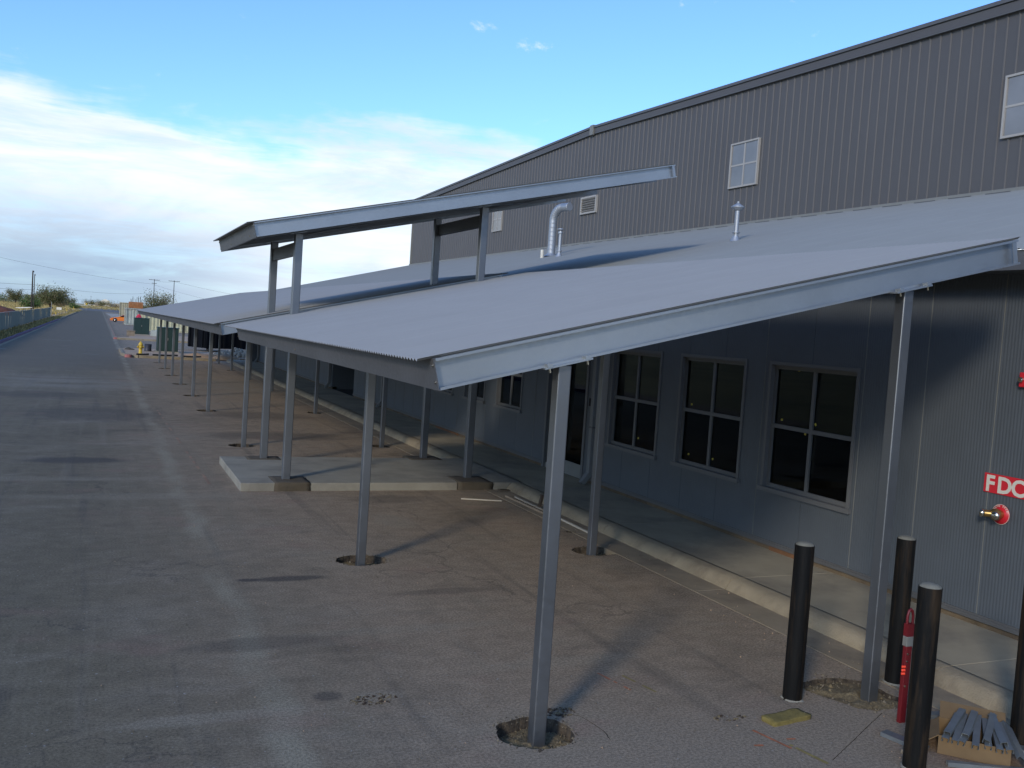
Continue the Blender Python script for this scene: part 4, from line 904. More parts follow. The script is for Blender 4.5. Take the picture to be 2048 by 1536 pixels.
# ------------------------------------------------------------------ far islands and things on them
def slab_poly(name, poly, z0, z1, matn): 
    b = MB(); b.prism([(p[0]*S, p[1]*S, 0) for p in poly], (0, 0, z0), (0, 0, z1)); return tag(b.build(name, matn), kind='structure')
isl = [(.50, 20.4), (.55, 20.05), (.7, 19.93), (2.2, 19.95), (2.2, 20.0), (2.4, 20.9), (13.8, 20.9), (13.8, 23.5), (1.6, 23.5), (.60, 23.5), (.48, 22.9), (.47, 21.0)]
slab_poly('dirt_island', isl, -.02, .10, 'dirt')
isl2 = [(.50, 30.4), (.55, 30.0), (9, 30.0), (9, 36.5), (1.0, 36.0), (.9, 31.5), (.52, 31.2)]
slab_poly('far_dirt_island', isl2, -.02, .10, 'dirt')
def kerbrun(name, pts, matn='kerb', w=.16, h=.15):
    r = empty(name, P(*pts[0])); tag(r, kind='structure')
    for a, c in zip(pts[:-1], pts[1:]):
        A, C_ = P(*a), P(*c); n = max(1, int((C_-A).length/3))
        for i in range(n):
            p, q = A.lerp(C_, i/n), A.lerp(C_, (i+1)/n); d = q-p; L_ = d.length; b = MB(); b.box(.004, L_-.004, -w/2, w/2, -.02, h, 0, Matrix.Translation(p-r.location) @ Matrix.Rotation(math.atan2(d.y, d.x), 4, 'Z')); b.build('kerb_segment', matn, r)
kerbrun('island_kerb', [(.47, 22.9), (.47, 20.6), (.50, 20.3), (.58, 20.0), (.75, 19.9), (2.2, 19.92)], 'kerb')
kerbrun('far_island_kerb', [(.50, 31.2), (.50, 30.2), (.56, 29.97), (9, 29.97)], 'kerb')
kerbrun('left_kerb', [(-1.95, -2), (-1.93, 30), (-1.93, 57)], 'purple', .18, .16)
kerbrun('left_kerb', [(-1.95, 59.5), (-1.95, 100), (-2.3, 136)], 'kerb', .2, .16)
b = MB(); b.add([P(-1.93, -2, .001), P(-1.82, -2, .001), P(-1.82, 57, .001), P(-1.9, 57, .001)], [(0, 1, 2, 3)]); tag(b.build('left_gutter', 'gutter'), kind='structure')
for (p0, p1, w) in (((.50, 19.97), (.62, 19.80), .2), ((.485, 30.3), (.50, 29.85), .2)):
    b = MB(); c = P((p0[0]+p1[0])/2, (p0[1]+p1[1])/2); b.lathe([(.20, .0), (.18, .165), (.001, .165)], (c.x, c.y, 0), 14); tag(b.build('painted_kerb_end', 'paintr'), kind='structure')
def hydrant():
    r = empty('fire_hydrant', P(.81, 20.75)+Vector((0, 0, .1))); tag(r, 'yellow fire hydrant on the dirt corner beside a dark drum', 'fire hydrant')
    b = MB(); b.lathe([(.13, 0), (.13, .04), (.10, .05), (.10, .50), (.13, .51), (.13, .55), (.105, .56)], n=16); b.build('barrel', 'yellow', r)
    b = MB(); b.lathe([(.125, .55), (.12, .60), (.09, .66), (.04, .70), (.03, .75), (.001, .76)], n=16); b.build('bonnet', 'yellow', r)
    for d in ((-1, 0, 0), (1, 0, 0), (0, -1, 0)):
        b = MB(); rr = .075 if d[1] else .055; b.lathe([(rr, .08), (rr, .15), (rr+.015, .155), (rr+.015, .18), (.02, .20)], (0, 0, .42), 12, 0, d); b.build('outlet_cap', 'yellow', r)
hydrant()
b = MB(); b.lathe([(.22, 0), (.225, .10), (.21, .12), (.22, .45), (.19, .455), (.19, .1)], n=20); o = b.build('drum', 'drum'); o.location = P(1.02, 22.3)+Vector((0, 0, .10)); tag(o, 'short dark drum standing behind the yellow fire hydrant', 'drum')
def cabinet(x0, x1, y, h, label, dep=1.2):
    r = empty('transformer_cabinet', P((x0+x1)/2, y)+Vector((0, 0, .1))); tag(r, label, 'utility cabinet', 'dark green utility cabinets'); w = (x1-x0)*S/2
    b = MB(); b.box(-w-.08, w+.08, -.08, dep+.08, -.02, .08); b.build('concrete_base', 'concrete', r)
    b = MB(); b.box(-w, w, 0, dep, .08, h); o = b.build('cabinet_body', 'green', r); bevel(o, .03)
    b = MB(); b.box(-w-.03, w+.03, -.03, dep+.03, h, h+.06); o = b.build('lid', 'green', r); bevel(o, .02)
    for s in (-1, 1): b = MB(); b.box(s*w/2-w/2+.03, s*w/2+w/2-.03, -.02, .0, .14, h-.06); b.build('door', 'green', r)
    b = MB(); b.box(-.02, .02, -.05, -.02, h*.5, h*.5+.16); b.build('handle', 'steel', r)
cabinet(1.19, 1.62, 22.0, 1.52, 'large dark green utility cabinet seen between the far canopy posts')
cabinet(1.11, 1.60, 34.6, 1.62, 'dark green utility cabinet on the far island left of the canopy corner')
def container(name, cx, cy, L_, W_, H_, rz, matn, label, z=0.0):
    r = empty(name, P(cx, cy)+Vector((0, 0, z)), rz); tag(r, label, 'container', 'shipping containers in the yard')
    def corr(n, ln, hh):
        b = MB(); vs = []; prof = []; x = -ln/2; s = ln/n
        for i in range(n): prof += [(x, 0), (x+s*.35, 0), (x+s*.5, .05), (x+s*.85, .05)]; x += s
        prof.append((ln/2, 0))
        for (px, py) in prof: vs += [(px, py, 0), (px, py, hh)]
        b.add(vs, [(2*i, 2*i+1, 2*i+3, 2*i+2) for i in range(len(prof)-1)]); return b
    for (off, rot, ln, n) in (((0, -W_/2+.03, .16), 0, L_-.2, int(L_/.42)), ((0, W_/2-.03, .16), math.pi, L_-.2, int(L_/.42)), ((-L_/2+.03, 0, .16), -math.pi/2, W_-.2, 6), ((L_/2-.03, 0, .16), math.pi/2, W_-.2, 6)):
        b = corr(n, ln, H_-.3); o = b.build('corrugated_wall', matn, r); o.location = off; o.rotation_euler = (0, 0, rot)
    b = MB()
    for sx in (-1, 1):
        for sy in (-1, 1): b.box(sx*L_/2-.07, sx*L_/2+.07, sy*W_/2-.07, sy*W_/2+.07, 0, H_)
    for z in (.0, H_-.15):
        for sy in (-1, 1): b.box(-L_/2+.07, L_/2-.07, sy*W_/2-.05, sy*W_/2+.05, z, z+.14)
        for sx in (-1, 1): b.box(sx*L_/2-.05, sx*L_/2+.05, -W_/2+.07, W_/2-.07, z, z+.14)
    b.build('frame', matn, r)
    b = MB(); b.box(-L_/2+.06, L_/2-.06, -W_/2+.06, W_/2-.06, H_-.06, H_-.02); b.build('roof', matn, r)
    b = MB()
    for sx in (-.55, -.3, .3, .55): b.tube([(-L_/2-.05, sx*W_/2, .2), (-L_/2-.05, sx*W_/2, H_-.2)], .025, 6)
    b.build('locking_bars', 'steel', r); return r
container('shipping_container', 2.72, 43.2, 6.1, 2.44, 2.6, R(12), 'cream', 'cream yellow shipping container behind the far canopy posts')
container('shipping_container', 2.36, 54.3, 6.1, 2.44, 2.55, R(4), 'bluec', 'pale blue-grey shipping container beside the orange car with a crate on its roof')
container('shipping_container', 2.18, 77, 4.3, 2.6, 3.5, R(0), 'tan', 'tan container standing farthest back behind the pale blue one')
def crate():
    r = empty('scrap_crate', P(1.74, 52.9)+Vector((0, 0, 2.55)), R(4)); tag(r, 'rust-orange wooden crate full of scrap on top of the pale blue container', 'crate'); w, d, h = .95, .6, .95
    for i in range(5): 
        z = .04+i*(h-.04)/5; b = MB(); b.box(-w, w, -d, -d+.03, z, z+.17); b.box(-w, w, d-.03, d, z, z+.17); b.box(-w, -w+.03, -d+.03, d-.03, z, z+.17); b.box(w-.03, w, -d+.03, d-.03, z, z+.17); b.build('board', 'crate', r)
    b = MB(); b.box(-w+.03, w-.03, -d+.03, d-.03, 0, .4); b.build('load', 'rust', r)
    rr = random.Random(2)
    for i in range(14):
        x = rr.uniform(-.8, .8); b = MB(); b.tube([(x, rr.uniform(-.4, .4), .4), (x+rr.uniform(-.15, .15), rr.uniform(-.4, .4), 1.1+rr.uniform(0, .75))], .022, 5); b.build('scrap_rod', 'pole', r)
crate()
def orange_car():
    r = empty('parked_car', P(1.36, 60.4), 0); tag(r, 'orange low sports coupe parked nose out beside the pale blue container', 'car')
    # side profile along x (nose at -x)
    top = [(-2.15, .38), (-2.12, .55), (-1.9, .66), (-1.2, .80), (-.75, .88), (-.15, 1.22), (.35, 1.28), (.9, 1.22), (1.5, .98), (2.0, .92), (2.15, .80), (2.15, .40)]
    W_ = .86; b = MB(); n = len(top)
    lo = [(2.15, .25), (-2.12, .22)]
    poly = top+lo; m_ = len(poly)
    secs = [(-1.0, .86), (-.93, .97), (-.6, 1.0), (.6, 1.0), (.93, .97), (1.0, .86)]; vs = []
    for (s, k) in secs:
        for (x, z) in poly:
            hw = W_ if z < .9 else W_-(z-.9)*.75; vs.append((x*(.985 if abs(s) == 1 else 1), s*hw, .25+(z-.25)*k))
    b.add(vs, [(i*m_+j, i*m_+(j+1) % m_, (i+1)*m_+(j+1) % m_, (i+1)*m_+j) for i in range(len(secs)-1) for j in range(m_)], 0, True)
    b.add(vs[:m_], [tuple(range(m_))]); b.add(vs[-m_:], [tuple(range(m_))]); b.build('body', 'orange', r)
    b = MB(); b.add([(-.62, -.875, .92), (.95, -.875, .94), (.72, -.69, 1.17), (-.12, -.69, 1.18)], [(0, 1, 2, 3)]); b.add([(-.62, .875, .92), (.95, .875, .94), (.72, .69, 1.17), (-.12, .69, 1.18)], [(3, 2, 1, 0)])
    b.add([(-.76, -.7, .90), (-.76, .7, .90), (-.2, .6, 1.22), (-.2, -.6, 1.22)], [(0, 1, 2, 3)]); b.build('side_glass', 'glassdk', r)
    for x in (-1.35, 1.3):
        for s in (-1, 1):
            b = MB(); b.lathe([(.05, -.1), (.31, -.1), (.33, -.07), (.33, .07), (.31, .1), (.05, .1)], (0, 0, 0), 24, 0, (0, 1, 0)); o = b.build('wheel', 'rubber', r); o.location = (x, s*.82, .33)
            p = MB(); p.lathe([(.02, 0), (.19, 0), (.2, .01), (.02, .03)], (0, s*.10, 0), 16, 0, (0, s, 0)); p.build('rim', 'chrome', o)
    for s in (-1, 1): b = MB(); b.box(-2.17, -2.12, s*.7-.12, s*.7+.12, .5, .6); b.build('headlight', 'chrome', r)
    b = MB(); b.box(-2.2, -2.1, -.75, .75, .34, .42); b.build('bumper', 'rubber', r)
orange_car()
def pallets():
    r = empty('pallet', P(1.52, 54.0)-Vector((0, 0, 0)), R(6)); tag(r, 'wooden pallets lying on the asphalt under the nose of the blue container', 'pallet'); r.location = P(1.42, 55.2)
    for z in (0, .15):
        for i in range(6): b = MB(); b.box(-.5, .5, -.6+i*.22, -.46+i*.22, z+.09, z+.11); b.build('slat', 'wool', r)
        for i in range(3): b = MB(); b.box(-.5+i*.45, -.4+i*.45, -.6, .62, z, z+.09); b.build('bearer', 'wood', r)
pallets()
def tarp():
    bm = bmesh.new(); bmesh.ops.create_uvsphere(bm, u_segments=24, v_segments=14, radius=1)
    for v in bm.verts:
        p = v.co; v.co = Vector((p.x*.85, p.y*.6, max(p.z, -.7)*1.05+.75+(.25*p.x if p.z > 0 else 0)))+noise.noise_vector(p*2.5)*.10
    me = bpy.data.meshes.new('covered_load'); bm.to_mesh(me); bm.free(); me.materials.append(MT['tarp']); o = link('covered_load', me); o.location = P(1.36, 38.2)
    o.scale = (.5, .9, 1.12); tag(o, 'bulging red tarp-covered load behind the far green cabinet', 'tarp')
tarp()
def dumpster():
    r = empty('roll_off_container', P(3.15, 25.1), R(24)); tag(r, 'blue-black steel roll-off container with ribs behind the rubble under the canopy', 'dumpster'); L_, W_, H_ = 5.8, 2.4, 2.2
    b = MB(); b.prism([(-L_/2, 0, .25), (L_/2, 0, .25), (L_/2+.3, 0, H_), (-L_/2, 0, H_)], (0, -W_/2, 0), (0, W_/2, 0)); b.build('hull', 'navy', r)
    for i in range(9): x = -L_/2+.1+i*(L_-.2)/8; b = MB(); b.box(x-.06, x+.06, -W_/2-.10, -W_/2, .25, H_-.1); b.build('rib', 'navy', r)
    b = MB(); b.box(-L_/2-.06, L_/2+.35, -W_/2-.12, -W_/2+.02, H_-.1, H_+.06); b.build('top_rail', 'navy', r)
    for i in range(3): x = -L_/2-.08; b = MB(); b.box(x-.02, x+.08, -W_/2+.2+i*.9, -W_/2+.32+i*.9, .25, H_); b.build('end_rib', 'navy', r)
    for x in (-2.5, 2.3):
        b = MB(); b.lathe([(.05, -.1), (.17, -.1), (.17, .1), (.05, .1)], (x, -W_/2+.1, .17), 14, 0, (0, 1, 0)); b.build('wheel', 'rubber', r)
dumpster()
def rock(r_, seed, sq=.7):
    bm = bmesh.new(); bmesh.ops.create_icosphere(bm, subdivisions=1, radius=r_)
    rr = random.Random(seed)
    for v in bm.verts: v.co = Vector((v.co.x*rr.uniform(.7, 1.3), v.co.y*rr.uniform(.7, 1.3), v.co.z*sq*rr.uniform(.7, 1.3)))
    me = bpy.data.meshes.new('rubble_chunk'); bm.to_mesh(me); bm.free(); me.materials.append(MT['rub']); return me
rocks = [rock(.17, s) for s in range(6)]
pile = empty('rubble_pile', P(2.82, 21.6)+Vector((0, 0, .1))); tag(pile, 'heap of broken pale concrete chunks in front of the dark steel container', 'rubble')
rr = random.Random(9)
for i in range(150):
    a = rr.random()*6.28; t = rr.random()**.6; x = 1.5*t*math.cos(a); y = .9*t*math.sin(a); z = (1-t)*.42+rr.uniform(0, .06); o = link('rubble_chunk', rr.choice(rocks), pile, (x, y, z)); k = rr.uniform(.4, 1.1); o.scale = (k, k, k); o.rotation_euler = (rr.random()*3, rr.random()*3, rr.random()*6)
def mound(x, y, rx, ry, h, matn, label, seed, z=.08):
    b = MB(); n, K = 24, 7; vs = []
    for k in range(K+1):
        t = 1-k/K
        for i in range(n):
            a = 2*math.pi*i/n; px, py = rx*t*math.cos(a), ry*t*math.sin(a); vs.append((px*(1+.2*noise.noise(Vector((math.cos(a)*2, math.sin(a)*2, seed)))), py, h*(1-t*t)*(1+.35*noise.noise(Vector((px*2, py*2, seed))))+(.06*noise.noise(Vector((px*6, py*6, seed))) if k else -.05)))
    b.add(vs, [(k*n+i, k*n+(i+1) % n, (k+1)*n+(i+1) % n, (k+1)*n+i) for k in range(K) for i in range(n)], 0, True)
    o = b.build('dirt_mound', matn); o.location = P(x, y)+Vector((0, 0, z)); return tag(o, label, 'dirt heap')
mound(1.95, 20.6, 1.1, .55, .26, 'dirt', 'low reddish dirt mound between the green cabinet and the rubble', 1)
mound(2.45, 20.5, .9, .6, .30, 'dirt', 'brown dirt mound spilling over the kerb end beside the rubble', 4)
mound(.66, 22.6, .35, .3, .16, 'mortar', 'small brown heap on the dirt corner left of the hydrant', 7)
for i, (x0, y0, x1, y1) in enumerate(((.72, 20.2, .95, 20.3), (1.02, 20.25, 1.5, 20.35), (1.55, 20.3, 1.95, 20.3))):
    a, c = P(x0, y0), P(x1, y1); b = MB(); b.tube([a+Vector((0, 0, .16)), (a+c)/2+Vector((0, .05, .15)), c+Vector((0, 0, .18))], .05, 8)
    tag(b.build('black_pipe', 'rubber'), ['short black pipe lying just right of the red kerb end', 'black pipe on the dirt in front of the dark drum', 'black pipe on the dirt at the foot of the large green cabinet'][i], 'pipe', 'black pipes on the dirt')
# grey container and clutter on the far island
b = MB(); b.box(-.5, .5, -.3, .3, 0, .55); b.lathe([(.1, .55), (.08, .62), (.001, .63)], (0, 0, 0), 10); o = b.build('meter_box', 'bluec'); bevel(o, .05); o.location = P(1.78, 33.8)+Vector((0, 0, .1)); tag(o, 'low blue-grey box beside the far green cabinet', 'utility box')
b = MB(); b.box(-.35, .35, -.2, .2, .0, .42); b.box(-.4, .4, -.25, .25, .42, .48); o = b.build('timber_crate', 'wood'); o.location = P(.98, 33.2)+Vector((0, 0, .1)); tag(o, 'small wooden crate left of the far green cabinet', 'crate')
# ------------------------------------------------------------------ fence, verge, poles, signs
def fence():
    r = empty('fence', P(-2.5, 18)); tag(r, 'chain link fence with dark green privacy mesh along the left verge', 'fence'); H_ = 1.6
    ys = [18+i*1.05 for i in range(46)]; X = lambda y: -2.58-.14*max(0, (y-29))/37
    zt_ = lambda y: H_+.03*math.sin(y*1.3)
    for i, y in enumerate(ys):
        if y > 66 or i == len(ys)-1: break
        b = MB(); b.tube([P(X(y), y)-r.location, P(X(y), y)-r.location+Vector((0, 0, H_+.02))], .03, 8); b.build('post', 'pole', r)
        y2 = ys[i+1]
        if y2 > 66: continue
        b = MB(); p, q = P(X(y), y)-r.location, P(X(y2), y2)-r.location; p.x += .05; q.x += .05; n = 4; vs = []
        for k in range(n+1):
            t = k/n; c = p.lerp(q, t); off = .03*math.sin(t*9+i); sag = .05*math.sin(math.pi*t)
            for z in (.04, .8, zt_(y)-sag): vs.append((c.x+off*(z/1.6), c.y, z))
        b.add(vs, [(3*k+j, 3*k+j+1, 3*k+j+4, 3*k+j+3) for k in range(n) for j in range(2)], 0, True); b.build('mesh_panel', 'fence', r)
        b = MB(); b.tube([p+Vector((.03, 0, H_)), q+Vector((.03, 0, H_))], .02, 6); b.build('top_rail', 'steel', r)
fence()
b = MB(); p = P(-2.68, 65.6); b.tube([p, p+Vector((0, 0, 2.6))], .05, 8); b.tube([p+Vector((0, 0, 2.6)), p+Vector((-.2, 0, 2.8))], .03, 6); tag(b.build('fence_end_post', 'steel'), 'tall pale steel post at the end of the green mesh fence', 'post')
def pole(x, y, h, arm, label, arms=1, rz=0.0, r_=.16):
    r = empty('utility_pole', P(x, y), rz); tag(r, label, 'utility pole', 'wooden utility poles')
    b = MB(); b.tube([(0, 0, -.1), (0, 0, h)], [r_, r_*.65], 10); b.build('pole', 'pole', r)
    for k in range(arms):
        z = h-.35-k*1.3; aw = arm*(1 if k == 0 else .45); b = MB(); b.box(-aw, aw, -.16, -.05, z, z+.14); a = b.build('crossarm', 'pole', r)
        for s in (-1, -.6, .6, 1): b = MB(); b.lathe([(.03, 0), (.06, .06), (.04, .14), (.02, .2)], (s*aw*.95, -.1, z+.14), 6); b.build('insulator', 'steel', a)
pole(6.40, 131, 13.3, 1.9, 'utility pole with two crossarms behind the bushy tree', 2, .0)
pole(8.40, 125, 12.9, 1.9, 'utility pole with a single crossarm right of the other, rising over the canopy', 1)
pole(-4.55, 79, 9.0, .5, 'dark utility pole behind the green mesh fence on the left', 1, R(80), .19)
pole(-5.6, 100, 9.7, .5, 'thinner utility pole just behind and right of the dark left pole', 1, R(80), .14)
pole(-3.0, 420, 11, .8, 'tiny distant utility pole over the end of the road', 1)
def wire(a, c, sag, label):
    b = MB(); a = Vector(a); c = Vector(c); pts = [a.lerp(c, t/16)-Vector((0, 0, sag*4*(t/16)*(1-t/16))) for t in range(17)]; b.tube(pts, .024, 5, mi=0); return tag(b.build('power_line', 'pole'), label, 'power line', 'overhead power lines')
pL = P(-4.55, 79); p1 = P(6.40, 131); p2 = P(8.4, 125)
wire(pL+Vector((0, 0, 6.0)), P(-14, 70)+Vector((0, 0, 7.4)), .8, 'upper cable running left from the dark utility pole')
wire(pL+Vector((0, 0, 4.9)), P(-14, 70)+Vector((0, 0, 5.9)), .7, 'lower cable running left from the dark utility pole')
wire(pL+Vector((0, 0, 6.0)), p1+Vector((0, 0, 8.2)), 1.0, 'low cable spanning from the dark left pole to the pole behind the tree')
wire(P(-12, 90)+Vector((0, 0, 14.5)), p1+Vector((0, 0, 11.4)), 1.0, 'upper cable reaching the two-arm pole from the left')
wire(p1+Vector((0, 0, 12.9)), p2+Vector((0, 0, 12.5)), .4, 'short cable between the tops of the two right poles')
wire(p2+Vector((0, 0, 12.5)), P(24, 120)+Vector((0, 0, 7.5)), 1.0, 'upper cable running right from the single-arm pole')
wire(p1+Vector((0, 0, 11.2)), P(20, 122)+Vector((0, 0, 4.2)), 1.0, 'lower cable running right behind the canopy roof')
for (x, y, h, lb) in ((-2.80, 76, .55, 'nearest short yellow post by the white board'), (-2.86, 103, .9, 'middle short yellow post on the left verge'), (-2.95, 135, 1.2, 'farthest short yellow post by the green bush')):
    b = MB(); c = P(x, y); b.tube([c, c+Vector((0, 0, h))], .09, 8); tag(b.build('marker_post', 'yellow'), lb, 'marker post', 'short yellow posts on the left verge')
r = empty('white_board_sign', P(-3.02, 88)); tag(r, 'small white board sign on a post near the big olive tree', 'sign')
b = MB(); b.box(-.55, .55, -.03, .0, .75, 1.35); b.build('board', 'ppl', r)
b = MB(); b.tube([(0, .03, 0), (0, .03, 1.3)], .04, 6); b.build('post', 'steel', r)
r = empty('road_sign', P(-1.42, 132)); tag(r, 'round yellow road sign facing the end of the road', 'sign')
b = MB(); b.lathe([(.001, 0), (.38, 0), (.38, .02), (.001, .02)], (0, 0, 2.35), 20, 0, (0, -1, 0)); b.build('sign_disc', 'yellow', r); b = MB(); b.tube([(0, .04, 0), (0, .04, 2.6)], .04, 6); b.build('post', 'steel', r)
# road beyond
strip('cross_road', 'paintw', [(0, 0), (0, 0), (0, 0)], 0)
bpy.data.objects.remove(bpy.data.objects['cross_road'])
MT['road2'] = mat('far_asphalt', (.12, .115, .115), .9, 0, .12, .1)
b = MB(); b.add([P(-1.9, 139, .001), P(14, 120, .001), P(60, 100, .001), P(60, 150, .001), P(14, 178, .001), P(1, 235, .001), P(-14, 470, .001), P(-18, 470, .001), P(-5, 220, .001)], [tuple(range(9))]); tag(b.build('cross_road', 'road2'), kind='structure')
kerbrun('cross_road_kerb', [(14, 178), (1, 236), (-14, 472)], 'cream', .9, .35)
b = MB(); b.add([P(.95, 84, .002), P(14, 92, .002), P(14, 118, .002), P(.7, 112, .002)], [(0, 1, 2, 3)]); tag(b.build('concrete_apron', 'rub'), kind='structure')
# ------------------------------------------------------------------ vegetation
def tree(x, y, h, w, leaf, label, seed, leaves=3500, lz=.35, ls=.16, cat='tree', name='tree', base=.25, tw=.16, group=None, z=0.0, twigs=26):
    rr = random.Random(seed); r = empty(name, P(x, y)+Vector((0, 0, z))); tag(r, label, cat, group)
    b = MB(); tips = []
    for t in range(rr.choice((2, 3, 3))):
        a = rr.random()*6.28; p0 = Vector((rr.uniform(-.15, .15), rr.uniform(-.15, .15), 0)); p1 = p0+Vector((math.cos(a)*w*.12, math.sin(a)*w*.12, h*lz)); b.tube([p0-Vector((0, 0, .1)), (p0+p1)/2+Vector((.05, 0, 0)), p1], [tw, tw*.8, tw*.6], 7)
        for k in range(twigs//3):
            a = rr.random()*6.28; e = rr.uniform(.3, 1.0); q = Vector((math.cos(a)*w*.46*rr.uniform(.4, 1), math.sin(a)*w*.46*rr.uniform(.4, 1), h*(lz+(1-lz)*e*rr.uniform(.55, .98))))
            m_ = p1.lerp(q, .5)+Vector((rr.uniform(-.2, .2), rr.uniform(-.2, .2), rr.uniform(-.1, .3)))*w*.08; b.tube([p1, m_, q], [tw*.4, tw*.25, tw*.08], 5, False); tips += [q, m_.lerp(q, .6), m_]
    b.build('trunk', 'bark', r)
    b = MB(); 
    for i in range(leaves):
        c = rr.choice(tips); sp = w*.10; p = c+Vector((rr.gauss(0, sp), rr.gauss(0, sp), rr.gauss(0, sp*.62)))
        if p.z < base*h*.6: continue
        s = ls*rr.uniform(.5, 1.3); d = Vector((rr.gauss(0, 1), rr.gauss(0, 1), rr.gauss(0, 1))).normalized(); e = d.orthogonal().normalized()*s; f = d.cross(e).normalized()*s*.55
        b.add([p-e, p-f, p+e, p+f], [(0, 1, 2, 3)], 0 if rr.random() < .82 else 1)
    b.build('crown', [leaf, 'leafdry'], r, fix=False); return r
tree(-4.75, 118, 7.4, 12.5, 'leafol', 'big spreading olive green tree with a dark hollow beside the road', 21, 9000, .30, .20, tw=.35, twigs=40)
tree(-6.1, 104, 3.4, 6.0, 'leafgr', 'low green bushy tree between the utility pole and the big olive tree', 22, 3500, .2, .18)
tree(4.9, 92, 7.8, 8.5, 'leafol', 'sparse bushy tree rising behind the containers', 23, 3200, .25, .15, twigs=40)
tree(5.9, 98, 7.6, 7.0, 'leafdry', 'half bare twiggy tree under the utility poles', 24, 1500, .25, .13, twigs=48)
tree(-13.6, 190, 8.2, 8, 'leafol', 'dark conical tree at the left picture edge', 25, 3500, .2, .24)
tree(-11.5, 200, 6.0, 11, 'leafgr', 'bright green shrub beyond the field on the left', 26, 3500, .15, .22, 'shrub', 'shrub')
bushes = [(-10.6, 215, 5.2, 9, 'leafgr'), (-9.4, 230, 4.6, 14, 'leafdry'), (-7.6, 240, 6.0, 14, 'leafol'), (-8.6, 205, 3.6, 10, 'leafdry'), (-6.3, 250, 5.6, 10, 'leafol'), (-5.6, 165, 3.6, 7, 'leafdry'), (-3.1, 150, 2.8, 5, 'leafgr'),
          (-2.6, 330, 6.5, 14, 'leafol'), (-.2, 340, 5.0, 18, 'leafdry'), (1.6, 330, 7.0, 15, 'leafol'), (4.4, 320, 4.0, 20, 'leafdry'), (6.8, 300, 4.0, 16, 'leafdry'), (8.2, 230, 4.2, 12, 'leafol'), (11.2, 260, 4.6, 20, 'leafdry'), (13.5, 250, 5.0, 18, 'leafol'), (9.6, 190, 3.0, 8, 'leafdry'), (17, 240, 5, 20, 'leafol'), (22, 240, 5, 20, 'leafdry'), (-16, 230, 6, 18, 'leafol'), (-19, 235, 5.5, 16, 'leafgr')]
where = ['bright green bush far left behind the field', 'wide tan brushy shrub behind the field', 'olive shrub right of the left utility pole', 'low tan bush at the field edge', 'olive bush behind the big tree', 'tan brush at the foot of the big tree', 'small green bush by the farthest yellow post',
         'round olive bush at the road end, left of the yellow sign', 'tan brush just right of the yellow sign', 'dark olive bush on the horizon right of the yellow sign', 'wide low tan brush below the white building', 'low tan brush left of the tan container', 'olive bush beside the tan container', 'tan brush behind the containers', 'olive bush behind the twiggy tree', 'small tan bush behind the blue container', 'olive shrub hidden low behind the canopy', 'tan shrub hidden low behind the canopy', 'olive bush at the far left edge', 'green bush beyond the left picture edge']
for i, (x, y, h, w, lf) in enumerate(bushes): tree(x, y, h, w, lf, where[i], 40+i, 1500, .12, .30 if y > 180 else .2, 'shrub', 'shrub', .05, .1, 'shrubs on the plain', 0, 18)
def tufts(name, n, fn, hh, mats, seed):
    rr = random.Random(seed); b = MB()
    for i in range(n):
        x, y = fn(rr); h = hh*rr.uniform(.4, 1.3)
        for k in range(5):
            a = rr.random()*6.28; d = Vector((math.cos(a), math.sin(a), 0)); c = P(x, y)+Vector((rr.gauss(0, .12), rr.gauss(0, .12), -.01)); s = Vector((-d.y, d.x, 0))*h*.14
            b.add([c-s, c+s, c+d*h*rr.uniform(.2, .7)+Vector((0, 0, h*rr.uniform(.5, 1)))], [(0, 1, 2)], rr.choice((0, 0, 1)))
    return tag(b.build(name, mats, fix=False), kind='stuff')
strip_ = MB(); strip_.add([P(-3.2, 10, .0), P(-2.02, 10, .0), P(-2.02, 136, .0), P(-3.2, 136, .0)], [(0, 1, 2, 3)]); tag(strip_.build('verge', 'dirt'), kind='structure')
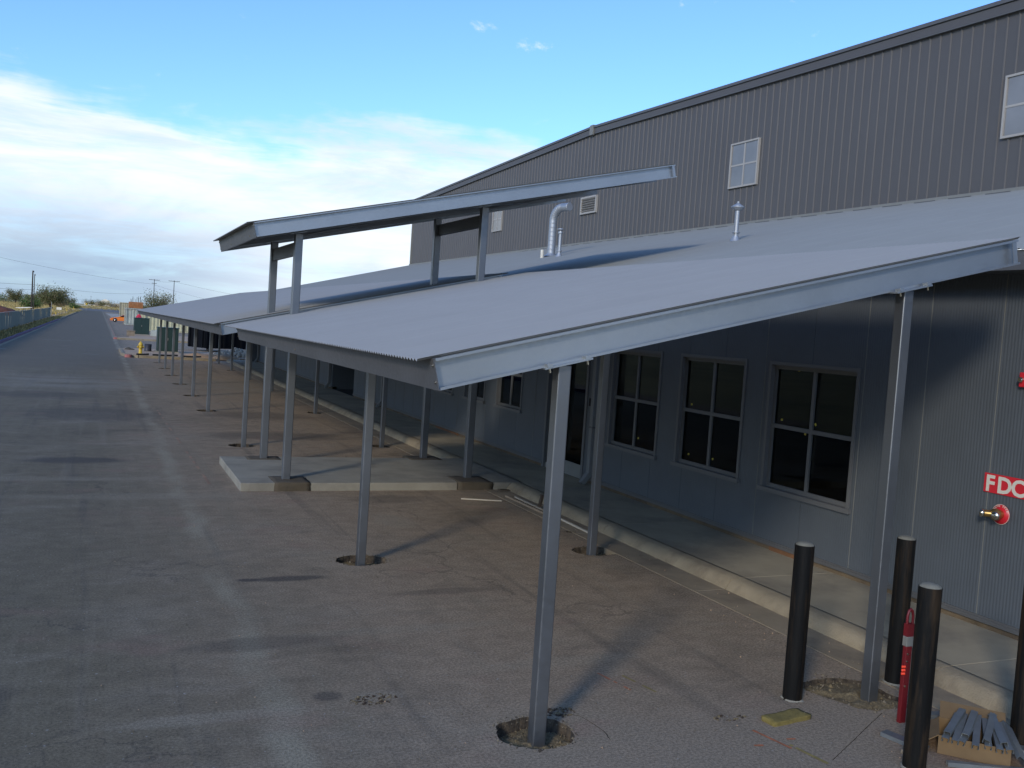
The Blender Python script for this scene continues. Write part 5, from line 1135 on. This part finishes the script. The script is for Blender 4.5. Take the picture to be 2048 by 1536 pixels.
tufts('verge_weeds', 9000, lambda r: (-2.02-abs(r.gauss(0, .22)) if r.random() < .7 else r.uniform(-2.5, -2.03), 22+(r.random()**1.2)*110), .28, ['weed', 'drygrass'], 3)
tufts('field_grass', 14000, lambda r: (lambda y: (-2.8-r.random()*(y*.13), y))(60+(r.random()**.8)*220), .55, ['drygrass', 'weed'], 4)
tufts('plain_grass', 8000, lambda r: (r.uniform(-3, 40), 180+r.random()*240), .8, ['drygrass', 'weed'], 6)
mound(-5.3, 60, 4.5, 2.5, 1.5, 'rust', 'rust-brown heap behind the left end of the green fence', 12, 0)
# row of leaning pale slats behind the fence
rack = empty('slat_stack', P(-3.6, 52)); tag(rack, 'row of pale slats leaning behind the green mesh fence', 'slats')
for i in range(16): b = MB(); b.box(-.04, .04, -.9, .9, 0, .05, 0, Matrix.Translation((.3+.02*i, i*1.35-4, 1.55)) @ Matrix.Rotation(R(20), 4, 'Z') @ Matrix.Rotation(R(35), 4, 'Y')); b.build('slat', 'ppl', rack)
# distant buildings
def farb(x, y, w, d, h, matn, label, pitch=0.0):
    r = empty('distant_building', P(x, y)); tag(r, label, 'building', 'distant white buildings'); b = MB(); b.box(-w/2, w/2, 0, d, 0, h); b.build('walls', matn, r)
    b = MB(); b.prism([(-w/2-.3, 0, h), (w/2+.3, 0, h), (w/2+.3, 0, h+.25), (0, 0, h+.25+pitch), (-w/2-.3, 0, h+.25)], (0, -.3, 0), (0, d+.3, 0)); b.build('roof', 'ppl', r)
    for i in range(int(w/6)): b = MB(); b.box(-w/2+2+i*6, -w/2+4+i*6, -.06, 0, h*.35, h*.7); b.build('window', 'glassdk', r)
farb(5.2, 400, 60, 12, 3.8, 'ppl', 'long low white building on the horizon between the road and the containers')
farb(2.2, 395, 9, 10, 6.0, 'ppl', 'small taller white building at the left end of the long one', 2.2)
farb(13.2, 200, 8, 6, 4.2, 'ppl', 'white shed peeking over the canopy roof by the utility pole', .6)
farb(-14.2, 240, 6, 5, 5.5, 'bluec', 'small white and blue hut beyond the field at far left')
